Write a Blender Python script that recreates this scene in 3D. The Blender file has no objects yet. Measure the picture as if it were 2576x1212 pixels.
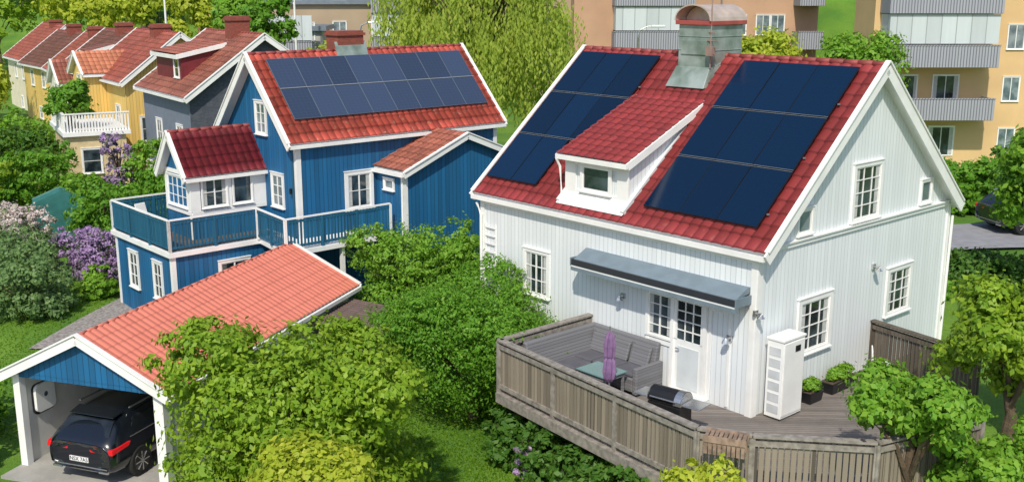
import bpy, math, random
import numpy as np
from mathutils import Vector, Matrix
random.seed(7)
S=bpy.context.scene; COL=S.collection
def sm(t):
    t=max(0.,min(1.,t)); return t*t*(3-2*t)
YW=.7286; CW=(5.02,21.13); YB=.7249; CB=(-6.50,32.0)
GW=(math.cos(YW),math.sin(YW)); LW=(-math.sin(YW),math.cos(YW))
def w2(g,l): return (CW[0]+GW[0]*g+LW[0]*l, CW[1]+GW[1]*g+LW[1]*l)
def b2(g,l): return (CB[0]+math.cos(YB)*g-math.sin(YB)*l, CB[1]+math.sin(YB)*g+math.cos(YB)*l)
def hgt(x,y):
    dx,dy=x-CW[0],y-CW[1]; g=dx*GW[0]+dy*GW[1]; l=dx*LW[0]+dy*LW[1]
    b=.7*sm((y-24)/10)
    r=1.7*sm((g+1.)/3.5)*(1-sm((l-8)/4))*(1-sm((y-45)/15))
    z=max(b,r)+.3*sm((y-50)/20)
    z+=15*sm((y-95)/75)+15*sm((y-68)/38)*sm((x-17)/9)
    return z+.05*math.sin(x*.7)*math.cos(y*.6)
# ---------------- materials
def nodes(name):
    m=bpy.data.materials.new(name);m.use_nodes=True;t=m.node_tree
    return m,t,t.nodes["Principled BSDF"]
def N(t,k,**kw):
    n=t.nodes.new(k)
    for a,b in kw.items(): setattr(n,a,b)
    return n
def mth(t,op,a,b=None):
    n=N(t,"ShaderNodeMath",operation=op)
    for i,v in enumerate((a,b)):
        if v is None: continue
        if isinstance(v,(int,float)): n.inputs[i].default_value=v
        else: t.links.new(v,n.inputs[i])
    return n.outputs[0]
def noise(t,scale,detail=4,vec=None):
    n=N(t,"ShaderNodeTexNoise");n.inputs["Scale"].default_value=scale;n.inputs["Detail"].default_value=detail
    if vec is None: vec=N(t,"ShaderNodeTexCoord").outputs["Object"]
    t.links.new(vec,n.inputs["Vector"]);return n.outputs["Fac"]
def mixc(t,f,a,b):
    n=N(t,"ShaderNodeMix",data_type='RGBA')
    if isinstance(f,(int,float)): n.inputs[0].default_value=f
    else: t.links.new(f,n.inputs[0])
    for i,c in ((6,a),(7,b)):
        if isinstance(c,tuple): n.inputs[i].default_value=(*c[:3],1)
        else: t.links.new(c,n.inputs[i])
    return n.outputs[2]
def ramp(t,f,a,b):
    n=N(t,"ShaderNodeMapRange");t.links.new(f,n.inputs[0]);n.inputs[1].default_value=a;n.inputs[2].default_value=b;return n.outputs[0]
def sc(c,k): return tuple(min(1,x*k) for x in c)
def bump(t,p,h,dist,st=1):
    b=N(t,"ShaderNodeBump");b.inputs["Distance"].default_value=dist;b.inputs["Strength"].default_value=st
    t.links.new(h,b.inputs["Height"]);t.links.new(b.outputs[0],p.inputs["Normal"])
def plain(name,c,rough=.6,var=.15,scale=3,metal=0,bmp=0,c2=None,spec=None):
    m,t,p=nodes(name);f=noise(t,scale,6);f=ramp(t,f,.35,.65)
    t.links.new(mixc(t,f,sc(c,1-var),c2 or sc(c,1+var)),p.inputs["Base Color"])
    p.inputs["Roughness"].default_value=rough;p.inputs["Metallic"].default_value=metal
    if spec is not None:p.inputs["Specular IOR Level"].default_value=spec
    if bmp: bump(t,p,noise(t,scale*6,5),bmp)
    return m
def siding(name,c,w=.13,groove=.5,horizontal=False,var=.1,rough=.6,gw=.1,stain=0):
    m,t,p=nodes(name);tc=N(t,"ShaderNodeTexCoord").outputs["Object"]
    s=N(t,"ShaderNodeSeparateXYZ");t.links.new(tc,s.inputs[0])
    u=s.outputs[2] if horizontal else mth(t,'ADD',s.outputs[0],s.outputs[1])
    u=mth(t,'MULTIPLY',u,1/w);fr=mth(t,'FRACT',u);fl=mth(t,'FLOOR',u)
    g=mth(t,'LESS_THAN',fr,gw)
    wn=N(t,"ShaderNodeTexWhiteNoise",noise_dimensions='1D');t.links.new(fl,wn.inputs["W"])
    mp=N(t,"ShaderNodeMapping");mp.inputs["Scale"].default_value=(3,3,.25) if not horizontal else (.4,.4,6);t.links.new(tc,mp.inputs[0])
    n=noise(t,1.6,6,mp.outputs[0])
    f=mth(t,'ADD',mth(t,'MULTIPLY',wn.outputs[0],.5),mth(t,'MULTIPLY',n,.5))
    col=mixc(t,ramp(t,f,.2,.8),sc(c,1-var),sc(c,1+var))
    if stain: col=mixc(t,mth(t,'MULTIPLY',ramp(t,noise(t,.5,5),.45,.8),stain),col,sc(c,.75))
    col=mixc(t,g,col,sc(c,groove))
    t.links.new(col,p.inputs["Base Color"]);p.inputs["Roughness"].default_value=rough
    h=mth(t,'SUBTRACT',1.,g);bump(t,p,h,.012,.7)
    return m
def tilem(name,c,var=.25,rough=.55,dirt=(.09,.03,.025),edge=.5,spk=.35,dm=.35):
    m,t,p=nodes(name);uv=N(t,"ShaderNodeUVMap").outputs[0]
    s=N(t,"ShaderNodeSeparateXYZ");t.links.new(uv,s.inputs[0])
    cb=N(t,"ShaderNodeCombineXYZ");t.links.new(mth(t,'FLOOR',s.outputs[0]),cb.inputs[0]);t.links.new(mth(t,'FLOOR',s.outputs[1]),cb.inputs[1])
    wn=N(t,"ShaderNodeTexWhiteNoise",noise_dimensions='2D');t.links.new(cb.outputs[0],wn.inputs["Vector"])
    col=mixc(t,wn.outputs[0],sc(c,1-var),sc(c,1+var))
    col=mixc(t,mth(t,'MULTIPLY',ramp(t,noise(t,1.3,9),.5,.8),dm),col,dirt)
    if spk:
        sp=ramp(t,noise(t,9,3),.62,.72);col=mixc(t,mth(t,'MULTIPLY',sp,spk),col,(.42,.3,.22))
    if edge:
        e=mth(t,'GREATER_THAN',mth(t,'FRACT',s.outputs[1]),.86);col=mixc(t,mth(t,'MULTIPLY',e,edge),col,sc(c,.25))
        q=mth(t,'PINGPONG',s.outputs[0],.5);e2=mth(t,'LESS_THAN',q,.09);col=mixc(t,mth(t,'MULTIPLY',e2,edge),col,sc(c,.3))
    t.links.new(col,p.inputs["Base Color"]);p.inputs["Roughness"].default_value=rough;p.inputs["Specular IOR Level"].default_value=.35
    bump(t,p,noise(t,60,3),.004,.5)
    return m
def leafm(name,a,b,dark,tr=.42,dk=.45,ns=1.4):
    m,t,p=nodes(name);ge=N(t,"ShaderNodeNewGeometry")
    c=mixc(t,ge.outputs["Random Per Island"],a,b)
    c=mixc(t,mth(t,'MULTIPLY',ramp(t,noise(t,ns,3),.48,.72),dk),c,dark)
    p.inputs["Roughness"].default_value=.5;p.inputs["Specular IOR Level"].default_value=.3
    t.links.new(c,p.inputs["Base Color"])
    tl=N(t,"ShaderNodeBsdfTranslucent");c2=mixc(t,.4,c,(.42,.54,.03));t.links.new(c2,tl.inputs[0])
    mx=N(t,"ShaderNodeMixShader");mx.inputs[0].default_value=tr
    t.links.new(p.outputs[0],mx.inputs[1]);t.links.new(tl.outputs[0],mx.inputs[2])
    t.links.new(mx.outputs[0],t.nodes["Material Output"].inputs[0]);return m
WHITE=plain("white_paint",(.80,.80,.79),.45,.05,2)
SIDW=siding("white_boards",(.73,.765,.79),.135,.68,var=.05,gw=.085,stain=.3)
SIDB=siding("blue_boards",(.009,.115,.27),.15,.4,var=.2,stain=.5)
SIDT=siding("teal_boards",(.012,.11,.20),.11,.3,var=.2)
TRIMG=plain("trim_grey",(.6,.64,.66),.5,.05)  # pale blue-grey trim paint
ROOFW=tilem("tile_dark_red",(.27,.036,.038),.14,spk=.12,dm=.2);ROOFB=tilem("tile_orange_red",(.43,.072,.048),.3,spk=.7)
ROOFS=tilem("tile_crimson",(.17,.016,.024),.2,spk=.1);ROOFC=tilem("tile_salmon",(.66,.205,.145),.05,.5,(.5,.14,.09),.25,0)
ROOFO=tilem("tile_brown",(.33,.11,.075),.25);ROOFP=tilem("tile_faded_red",(.38,.10,.07),.2);ROOFD=tilem("tile_dark_brown",(.20,.08,.06),.2);ROOFL=tilem("tile_light_orange",(.55,.2,.11),.2);CAPR=plain("ridge_red",(.24,.045,.04),.6,.2)
def panelm(name,c,rough,grid):
    m,t,p=nodes(name);tc=N(t,"ShaderNodeTexCoord").outputs["UV"]
    s=N(t,"ShaderNodeSeparateXYZ");t.links.new(tc,s.inputs[0])
    gx=mth(t,'LESS_THAN',mth(t,'FRACT',mth(t,'MULTIPLY',s.outputs[0],6)),.04);gy=mth(t,'LESS_THAN',mth(t,'FRACT',mth(t,'MULTIPLY',s.outputs[1],10)),.04)
    g=mth(t,'MULTIPLY',mth(t,'MAXIMUM',gx,gy),grid)
    oi=N(t,"ShaderNodeObjectInfo").outputs["Random"]
    c0=mixc(t,oi,sc(c,.8),sc(c,1.25))
    t.links.new(mixc(t,g,c0,sc(c,3.5)),p.inputs["Base Color"])
    p.inputs["Roughness"].default_value=rough;p.inputs["Specular IOR Level"].default_value=.5;return m
PANW=panelm("panel_navy",(.002,.014,.042),.14,.05);PANB=panelm("panel_slate",(.036,.054,.10),.22,.2)
ALU=plain("aluminium",(.5,.52,.56),.4,.05,metal=.3);PFR=plain("panel_frame",(.006,.012,.022),.4,.05);PFB=plain("panel_frame_grey",(.11,.14,.19),.4,.05)
def glassm(name,c,c2):
    m,t,p=nodes(name);f=ramp(t,noise(t,1.7,3),.4,.62)  # lighter noise patches put bluish reflections into the glass colour
    t.links.new(mixc(t,f,c,c2),p.inputs["Base Color"]);p.inputs["Roughness"].default_value=.05
    p.inputs["Specular IOR Level"].default_value=.9;return m
GLASS=glassm("window_glass",(.010,.018,.022),(.06,.085,.10));GLASSL=glassm("window_glass_light",(.08,.12,.14),(.24,.29,.32))
METAL=plain("patina_metal",(.20,.27,.22),.45,.2,2,.25,c2=(.36,.42,.40));COPPER=plain("pale_copper",(.55,.45,.38),.4,.15,3,.25)
REDM=plain("red_sheet",(.35,.07,.06),.5,.15)
def brickm(name,a,b,scale=5):
    m,t,p=nodes(name);tc=N(t,"ShaderNodeTexCoord").outputs["Object"]
    s=N(t,"ShaderNodeSeparateXYZ");t.links.new(tc,s.inputs[0]);cb=N(t,"ShaderNodeCombineXYZ")
    t.links.new(mth(t,'ADD',s.outputs[0],s.outputs[1]),cb.inputs[0]);t.links.new(s.outputs[2],cb.inputs[1])
    br=N(t,"ShaderNodeTexBrick");br.inputs["Scale"].default_value=scale;t.links.new(cb.outputs[0],br.inputs["Vector"])
    br.inputs["Color1"].default_value=(*a,1);br.inputs["Color2"].default_value=(*b,1);br.inputs["Mortar"].default_value=(*[x*.6+.08 for x in a],1);br.inputs["Mortar Size"].default_value=.012
    t.links.new(br.outputs[0],p.inputs["Base Color"]);p.inputs["Roughness"].default_value=.85;return m
BRICK=brickm("red_brick",(.28,.065,.04),(.19,.045,.03));SLATE=brickm("grey_shingle",(.05,.06,.085),(.085,.095,.12),4)
WOOD=siding("weathered_wood",(.25,.21,.165),.12,.35,var=.38,rough=.8,stain=.6);WOODG=siding("deck_planks",(.19,.165,.15),.14,.35,var=.28,rough=.7,stain=.6)
WOODC=plain("grey_rail",(.25,.225,.20),.75,.28,8);WOODD=siding("dark_wood",(.11,.09,.07),.12,.35,var=.3,rough=.8)
WICK=siding("grey_wicker",(.17,.17,.185),.07,.5,True,.15,.7);BLK=plain("black_plastic",(.012,.012,.014),.4,.1);GREYM=plain("grey_metal",(.16,.19,.23),.4,.08)
PURP=plain("purple_cloth",(.21,.12,.25),.8,.2,6);AWN=plain("awning_cloth",(.16,.21,.25),.6,.08);AWND=plain("awning_bar",(.03,.035,.045),.4,.05);CONC=plain("concrete",(.33,.32,.30),.85,.12,1.5,bmp=.01)
STEEL=plain("steel",(.6,.6,.6),.25,.06,metal=.85)
CARP,t,p=nodes("black_car_paint");p.inputs["Base Color"].default_value=(.003,.005,.010,1);p.inputs["Roughness"].default_value=.2;p.inputs["Coat Weight"].default_value=1.;p.inputs["Coat Roughness"].default_value=.03
RED=plain("tail_red",(.65,.01,.015),.2,.05);RUB=plain("rubber",(.015,.015,.015),.8,.1)
PLATE=plain("plate_white",(.75,.75,.75),.4,.02);GLC=glassm("car_glass",(.006,.008,.01),(.02,.025,.03))
BARK=plain("bark",(.10,.07,.045),.9,.3,6,bmp=.02);SOIL=plain("soil",(.07,.05,.035),.95,.3,5)
YEL=siding("yellow_boards",(.76,.52,.16),.16,.6,var=.08);CREAM=plain("cream_render",(.72,.65,.50),.8,.08);LWHITE=siding("offwhite_boards",(.74,.72,.65),.16,.7);BEIGE=plain("beige_render",(.58,.46,.27),.8,.1)
DRED=plain("dark_red_boards",(.16,.02,.025),.6,.15);GREYW=plain("blue_grey_render",(.16,.19,.25),.8,.06)
OCH=plain("ochre_render",(.62,.42,.21),.85,.09,.4);ORB=plain("orange_brown_render",(.46,.28,.18),.85,.1,.4);TAUPE=plain("taupe_render",(.38,.29,.20),.85,.08,.4);PINK=plain("red_render",(.38,.13,.11),.85,.08,.4)
GPANEL=siding("pale_glazing",(.50,.55,.57),.8,.6,gw=.06);GRAIL=siding("grey_balcony_bars",(.33,.34,.39),.16,.45,gw=.35,var=.05)
CURT=plain("curtain",(.45,.46,.45),.7,.1,8)
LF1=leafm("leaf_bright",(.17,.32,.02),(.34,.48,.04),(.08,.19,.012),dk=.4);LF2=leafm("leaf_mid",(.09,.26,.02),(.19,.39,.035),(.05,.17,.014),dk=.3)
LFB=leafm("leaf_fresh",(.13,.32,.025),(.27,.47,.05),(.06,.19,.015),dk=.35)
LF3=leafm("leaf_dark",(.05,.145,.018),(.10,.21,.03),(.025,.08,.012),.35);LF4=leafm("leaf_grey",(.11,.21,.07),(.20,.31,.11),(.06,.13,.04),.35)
LF5=leafm("leaf_yellow",(.36,.46,.03),(.58,.62,.07),(.18,.28,.02),.48);LFP=leafm("lilac_bloom",(.28,.16,.40),(.48,.32,.56),(.08,.17,.03),.2,.95,2.6);LFW=leafm("pale_bloom",(.60,.45,.48),(.68,.62,.58),(.12,.22,.05),.2,.95,2.2)  # leaf_yellow: yellow-green foliage, also carries the far-left trees' warm glow as colour
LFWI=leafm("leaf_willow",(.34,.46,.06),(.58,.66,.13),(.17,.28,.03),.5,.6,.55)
# ---------------- mesh builder
class M:
    def __init__(s): s.v=[];s.f=[];s.m=[]
    def add(s,vs,fs,m=0):
        k=len(s.v);s.v+=[tuple(a) for a in vs];s.f+=[tuple(i+k for i in f) for f in fs];s.m+=[m]*len(fs)
    def hexa(s,c,m=0): s.add(c,[(0,3,2,1),(4,5,6,7),(0,1,5,4),(1,2,6,5),(2,3,7,6),(3,0,4,7)],m)
    def box(s,x0,x1,y0,y1,z0,z1,m=0,T=None):
        c=[(x0,y0,z0),(x1,y0,z0),(x1,y1,z0),(x0,y1,z0),(x0,y0,z1),(x1,y0,z1),(x1,y1,z1),(x0,y1,z1)]
        if T:c=[T(*q) for q in c]
        s.hexa(c,m)
    def beam(s,p,q,w,h,m=0,side=None):
        p=Vector(p);q=Vector(q);d=(q-p).normalized()
        sd=Vector(side).normalized() if side else d.cross(Vector((0,0,1)))
        if sd.length<1e-4: sd=Vector((1,0,0))
        sd.normalize();n=sd.cross(d).normalized();a=sd*w/2;b=n*h/2
        s.hexa([p-a-b,p+a-b,q+a-b,q-a-b,p-a+b,p+a+b,q+a+b,q-a+b],m)
    def poly(s,pts,m=0): s.add(pts,[tuple(range(len(pts)))],m)
    def prism(s,pts,off,m=0):
        n=len(pts);o=Vector(off);b=[tuple(Vector(p)+o) for p in pts]
        s.add(list(pts)+b,[tuple(range(n)),tuple(range(2*n-1,n-1,-1))]+[(i,(i+1)%n,(i+1)%n+n,i+n) for i in range(n)],m)
    def tube(s,pts,rad,n=8,m=0,cap=True):
        vs=[];pts=[Vector(p) for p in pts]
        for i,p in enumerate(pts):
            d=(pts[min(i+1,len(pts)-1)]-pts[max(i-1,0)]).normalized()
            a=d.orthogonal().normalized() if abs(d.z)<.99 else Vector((1,0,0));a=(a-d*a.dot(d)).normalized();b=d.cross(a)
            for j in range(n):
                t=2*math.pi*j/n;vs.append(p+(a*math.cos(t)+b*math.sin(t))*rad[i])
        fs=[(i*n+j,i*n+(j+1)%n,(i+1)*n+(j+1)%n,(i+1)*n+j) for i in range(len(pts)-1) for j in range(n)]
        if cap: fs+=[tuple(range(n-1,-1,-1)),tuple((len(pts)-1)*n+j for j in range(n))]
        s.add(vs,fs,m)
    def obj(s,name,mats,parent=None,bevel=0,smooth=False,**kw):
        me=bpy.data.meshes.new(name);me.from_pydata(s.v,[],s.f)
        if not isinstance(mats,(list,tuple)):mats=[mats]
        for a in mats:me.materials.append(a)
        me.polygons.foreach_set("material_index",s.m)
        if smooth: me.polygons.foreach_set("use_smooth",[True]*len(s.f))
        me.update();o=bpy.data.objects.new(name,me);COL.objects.link(o)
        if parent:o.parent=parent
        if bevel:
            b=o.modifiers.new("b","BEVEL");b.width=bevel;b.segments=2;b.limit_method='ANGLE'
        for k,v in kw.items():o[k]=v
        return o
def empty(name,par):
    o=bpy.data.objects.new(name,None);COL.objects.link(o);o.parent=par;return o
def thing(name,label,cat,x,y,z,rot=0,group=None):
    o=bpy.data.objects.new(name,None);COL.objects.link(o);o.location=(x,y,z);o.rotation_euler=(0,0,rot);o.empty_display_size=.3
    o["label"]=label;o["category"]=cat
    if group:o["group"]=group
    return o
def TX(plane): return lambda a,d,z:(plane-d,a,z)
def TY(plane): return lambda a,d,z:(a,plane-d,z)
def window(par,T,a0,a1,z0,z1,nx=2,nz=3,glass=None,trim=.1,sill=True,curtain=0,name="window"):
    m=M();d=.05;trim*=.82
    m.box(a0-trim,a0,.0,d,z0-trim*.6,z1+trim,0,T);m.box(a1,a1+trim,0,d,z0-trim*.6,z1+trim,0,T)
    m.box(a0,a1,0,d,z1,z1+trim,0,T);m.box(a0,a1,0,d,z0-trim*.6,z0,0,T)
    m.box(a0-trim*1.2,a1+trim*1.2,0,d+.02,z1+trim,z1+trim+.022,0,T)
    if sill: m.box(a0-trim*1.2,a1+trim*1.2,0,d+.04,z0-trim*.6-.03,z0-trim*.6,0,T)
    s=.03;m.box(a0,a0+s,0,.035,z0,z1,0,T);m.box(a1-s,a1,0,.035,z0,z1,0,T);m.box(a0+s,a1-s,0,.035,z0,z0+s,0,T);m.box(a0+s,a1-s,0,.035,z1-s,z1,0,T)
    for i in range(1,nx):
        a=a0+(a1-a0)*i/nx;w=.02 if (nx%2==0 and i==nx//2) else .01;m.box(a-w,a+w,0,.031,z0+s,z1-s,0,T)
    for i in range(1,nz):
        z=z0+(z1-z0)*i/nz;m.box(a0+s,a1-s,0,.028,z-.01,z+.01,0,T)
    o=m.obj(name,WHITE,par)
    g=M();g.box(a0,a1,-.01,.008,z0,z1,0,T);g.obj("glass",glass or GLASS,o)
    if curtain:
        w=(a1-a0)*.15
        for b in (a0+s,a1-s-w):
            c=M();n=8
            pt=[T(b+w*k/n,.010+.005*(k%2),z) for z in (z0+.05,z1-.04) for k in range(n+1)]
            c.add(pt,[(k,k+1,n+2+k,n+1+k) for k in range(n)]);c.obj("curtain",CURT,o)
    return o
def tiles(par,P0,U,V,lu,lv,mt,pu=.27,pv=.34,amp=.035,step=.035,name="roof",flat=False):
    U=Vector(U).normalized();V=Vector(V).normalized();Nn=U.cross(V)
    if Nn.z<0:Nn=-Nn
    nu=int(lu/pu*6)+1;us=np.linspace(0,lu,nu);ns=max(1,int(round(lv/pv)));pv=lv/ns;vs=[]
    for i in range(ns): vs+=[(i*pv+.001,0),((i+1)*pv-.001,step if not flat else .0)]
    P0=Vector(P0);V3=[];F=[];UV=[]
    for k,(v,hh) in enumerate(vs):
        for u in us:
            h=amp*(abs(math.sin(math.pi*u/pu))**.8)+hh
            V3.append(tuple(P0+U*u+V*v+Nn*h));UV.append((u/pu,k//2+(.01 if k%2==0 else .99)))
    for j in range(len(vs)-1):
        for i in range(nu-1): F.append((j*nu+i,j*nu+i+1,(j+1)*nu+i+1,(j+1)*nu+i))
    me=bpy.data.meshes.new(name);me.from_pydata(V3,[],F);me.materials.append(mt)
    uv=me.uv_layers.new(name="UVMap");li=np.zeros(len(me.loops),dtype=np.int32);me.loops.foreach_get("vertex_index",li)
    uv.data.foreach_set("uv",np.array(UV)[li].ravel());me.polygons.foreach_set("use_smooth",[True]*len(F))
    me.update();o=bpy.data.objects.new(name,me);COL.objects.link(o);o.parent=par;return o
def gable_roof(par,T,h,b0,b1,ze,zr,oe,orr,mt,trim=.2,cap=True,ribbed=False,thick=.1,sides=(0,1),tr=WHITE,pu=.27,capr=.07):
    m=(zr-ze)/h;B0,B1=b0-orr,b1+orr
    base=M()
    for sgn in sides:
        A=lambda a:(a if sgn==0 else 2*h-a)
        za=ze-m*oe;t=thick
        base.hexa([T(A(-oe),B0,za-.02),T(A(-oe),B1,za-.02),T(A(h),B1,zr-.02),T(A(h),B0,zr-.02),T(A(-oe),B0,za+t),T(A(-oe),B1,za+t),T(A(h),B1,zr+t),T(A(h),B0,zr+t)])
    ro=base.obj("roof",tr,par)
    for sgn in sides:
        A=lambda a:(a if sgn==0 else 2*h-a)
        pr=Vector(T(A(h),B0,zr+thick+.015));pe=Vector(T(A(-oe-.04),B0,ze-m*(oe+.04)+thick+.015));pb=Vector(T(A(h),B1,zr+thick+.015))
        tiles(ro,pr,pb-pr,pe-pr,(pb-pr).length,(pe-pr).length,mt,name="tiles",flat=ribbed,pu=pu)
    for sgn in sides:
        A=lambda a:(a if sgn==0 else 2*h-a)
        sd=Vector(T(0,1,0))-Vector(T(0,0,0))
        for b,o in ((B0,-.03),(B1,.03)):
            tm=M();p=Vector(T(A(-oe-.06),b+o,ze-m*(oe+.06)+thick*.3));q=Vector(T(A(h),b+o,zr+thick*.3))
            tm.beam(p,q,.05,trim,0,side=sd)
            dz=trim*.5*math.hypot(1,m);p2=p+Vector((0,0,dz));q2=q+Vector((0,0,dz));tm.beam(p2,q2,.12,.035,0,side=sd);tm.obj("trim_board",tr,ro)
        tm=M();p=Vector(T(A(-oe-.08),B0,ze-m*oe+.0));q=Vector(T(A(-oe-.08),B1,ze-m*oe+.0));tm.beam(p,q,.1,.1);tm.obj("gutter",tr,ro)
    if cap:
        c=M();pa=Vector(T(h,B0-.03,zr+thick+.02));pb=Vector(T(h,B1+.03,zr+thick+.02));n=int((pb-pa).length/.35)
        for i in range(n):
            p=pa.lerp(pb,i/n);q=pa.lerp(pb,(i+1.05)/n);c.tube([p,q],[capr,capr*.88],10)
        c.obj("ridge_cap",CAPR if mt!=ROOFC else mt,ro,smooth=True)
    return ro
PANME={}
def panel(par,p,U,V,N_,w,h,mt,key,fr=PFR):
    if key not in PANME:
        m=M();m.box(0,w,0,h,0,.035,1);m.poly([(.012,.012,.038),(w-.012,.012,.038),(w-.012,h-.012,.038),(.012,h-.012,.038)],0)
        o=m.obj("solar_panel",[mt,fr]);me=o.data;uv=me.uv_layers.new(name="UVMap")
        for l in me.loops:
            c=me.vertices[l.vertex_index].co;uv.data[l.index].uv=(c.x/w,c.y/h)
        PANME[key]=me;bpy.data.objects.remove(o)
    o=bpy.data.objects.new("solar_panel",PANME[key]);COL.objects.link(o);o.parent=par
    mm=Matrix((Vector(U),Vector(V),Vector(N_))).transposed().to_4x4();mm.translation=Vector(p)
    mm=mm@Matrix.Rotation(random.uniform(-.004,.004),4,'X')@Matrix.Rotation(random.uniform(-.004,.004),4,'Y');o.matrix_local=mm
# =============== WHITE HOUSE
wh=thing("white_house","white board house with red tiled roof and dark solar panels","house",CW[0],CW[1],1.0,YW)
ZO=1.0
def z_(z): return z-ZO
WD,LN=8.05,8.72;ZE,ZR=5.45,8.965;mW=(ZR-ZE)/(WD/2)
m=M();e=z_(ZE)-.12;r=z_(ZR)-.12
m.add([(0,0,-.6),(WD,0,-.6),(WD,LN,-.6),(0,LN,-.6),(0,0,e),(WD,0,e),(WD,LN,e),(0,LN,e),(WD/2,0,r),(WD/2,LN,r)],[(0,1,5,8,4),(3,7,9,6,2),(0,4,7,3),(1,2,6,5)]);m.obj("wall",SIDW,wh)
m=M();m.box(-.03,.14,-.035,0,.8,e);m.box(-.035,0,0,.14,.8,e);m.obj("corner_board",WHITE,wh)
m=M();m.box(WD-.12,WD+.03,-.035,0,.2,e);m.obj("corner_board",WHITE,wh);m=M();m.box(-.035,0,LN-.12,LN+.03,.3,e);m.obj("corner_board",WHITE,wh)
m=M();m.box(.14,WD-.12,-.05,0,e-.02,e+.08);m.box(.14,WD-.12,-.09,0,e+.08,e+.11);m.obj("trim_board",WHITE,wh)
m=M();m.box(-.05,0,.14,LN-.12,e-.2,e-.02);m.obj("trim_board",WHITE,wh)
rw=gable_roof(wh,lambda a,b,z:(a,b,z),WD/2,0,LN,e,r,.06,.24,ROOFW,trim=.26,capr=.08)
c_=1/math.hypot(1,mW)
def rp(g,l,off=.1): return (g-mW*c_*off,l,z_(ZE)+mW*g+c_*off)
Uw=(0,-1,0);Vw=(c_,0,mW*c_);Nw=(-mW*c_,0,c_)
GB,GT=.3,3.84
for (lmax,lmin,rows) in ((8.78,5.97,3),(3.33,.24,3)):
    cw=(lmax-lmin)/3;rh=(GT-GB)/3
    for i in range(3):
        for j in range(rows):
            if lmax>5 and ((i==2 and j==0)): continue
            panel(wh,rp(GB+rh*j+.005,lmax-cw*i),Uw,Vw,Nw,cw-.01,rh/c_-.014,PANW,"w%.2f"%cw)
for (lmax,lmin) in ((8.78,5.97),(3.33,.24)):
    for g in (GB+1.18,GB+2.36):
        for dd in (-.016,.018):
            m=M();m.beam(rp(g+dd,lmax,.146),rp(g+dd,lmin,.146),.007,.004);m.obj("mounting_rail",ALU,wh)
    for g in (.6,1.8,3.0): m=M();m.beam(rp(g,lmin-.01,.1),rp(g,lmin-.06,.1),.04,.03);m.obj("panel_clamp",GREYM,wh)
# dormer
D0,D1=3.86,5.86;dz=z_(6.70);gf=.3;gt=2.85;zt=z_(ZE+mW*gt)+.02
dm=empty("dormer",wh)
m=M();zb=z_(ZE+mW*gf)-.05
def zdr(g): return dz+(zt-.05-dz)*(g-.15)/(gt-.15)
for y in (D0,D1): m.poly([(gf,y,zb),(gf,y,zdr(gf)),(gt,y,zdr(gt)),(gt,y,zt-.3)])
m.poly([(gf,D0,zb),(gf,D1,zb),(gf,D1,zdr(gf)),(gf,D0,zdr(gf))]);m.obj("wall",SIDW,dm)
m=M();T=TX(gf)
m.box(D0-.03,D0+.32,0,.04,zb,dz-.05,0,T);m.box(D1-.32,D1+.03,0,.04,zb,dz-.05,0,T);m.box(D0+.3,D1-.3,0,.035,zb,zb+.22,0,T);m.box(D0+.3,D1-.3,0,.035,dz-.22,dz-.05,0,T)
m.hexa([(gf-.3,D0-.08,zb-.13),(gf-.3,D1+.08,zb-.13),(gf+.02,D1+.08,zb+.02),(gf+.02,D0-.08,zb+.02),(gf-.27,D0-.08,zb-.09),(gf-.27,D1+.08,zb-.09),(gf-.03,D1+.08,zb+.16),(gf-.03,D0-.08,zb+.16)])
for y,o_ in ((D0-.12,-.05),(D1+.12,.05)):
    m.beam((.1,y,zdr(.1)-.03),(gt+.02,y,zdr(gt)-.03),.07,.17)
    yy=(D0 if o_<0 else D1)+o_;m.beam((gf-.25,yy,zb-.08),(gt,yy,zt-.03),.1,.09,1)
m.box(.03,.1,D0-.15,D1+.15,dz-.1,dz+.02)
m.obj("trim_board",[WHITE,TRIMG],dm)
m=M();m.tube([(.05,D1+.12,dz-.1),(.15,D1+.1,dz-.3),(.2,D1+.08,zb)],[.035]*3,6);m.obj("drainpipe",WHITE,dm)
window(dm,TX(gf-.03),4.42,5.28,z_(5.93),z_(6.48),1,1,trim=.09)
pr=Vector((gt+.02,D0-.12,zdr(gt)+.05));pe=Vector((.04,D0-.12,zdr(.04)+.05))
tiles(dm,pr,(0,1,0),pe-pr,D1-D0+.24,(pe-pr).length,ROOFW,name="roof",pv=.26)
# chimney
ch=empty("chimney",wh)
g0,g1,l0,l1=3.36,4.62,4.07,5.06;zt2=z_(9.72)
m=M();m.box(g0,g1,l0,l1,z_(8.2),zt2,0);m.hexa([(g0-.35,l0-.1,z_(8.22)),(g1+.2,l0-.1,z_(8.3)),(g1+.2,l1+.1,z_(8.3)),(g0-.35,l1+.1,z_(8.22)),(g0-.03,l0-.03,z_(8.7)),(g1,l0-.03,z_(9.0)),(g1,l1+.03,z_(9.0)),(g0-.03,l1+.03,z_(8.7))],0)
for i in (0,1): m.box(g0-.015,g1+.015,l0-.015,l1+.015,z_(9.1+.33*i),z_(9.12+.33*i),0)
m.box(g0-.03,g0,l0+.1,l1-.1,z_(9.0),z_(9.35),0)
m.obj("chimney_cladding",METAL,ch,bevel=.01)
m=M();m.box(g0-.07,g1+.08,l0-.07,l1+.07,zt2,zt2+.1);m.obj("chimney_band",REDM,ch,bevel=.01)
m=M();n=14;pf=[];lc=(l0+l1)/2
for i in range(n+1):
    t=math.pi*i/n;pf.append((lc+.55*math.cos(t),zt2+.1+.38*math.sin(t)))
vs=[(g0-.1,a,b) for a,b in pf]+[(g1+.1,a,b) for a,b in pf];m.add(vs,[(i,i+1,i+n+2,i+n+1) for i in range(n)])
m.add([(g0+.3,lc+(a-lc)*.95,b-.02) for a,b in pf],[tuple(range(n+1))])
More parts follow.
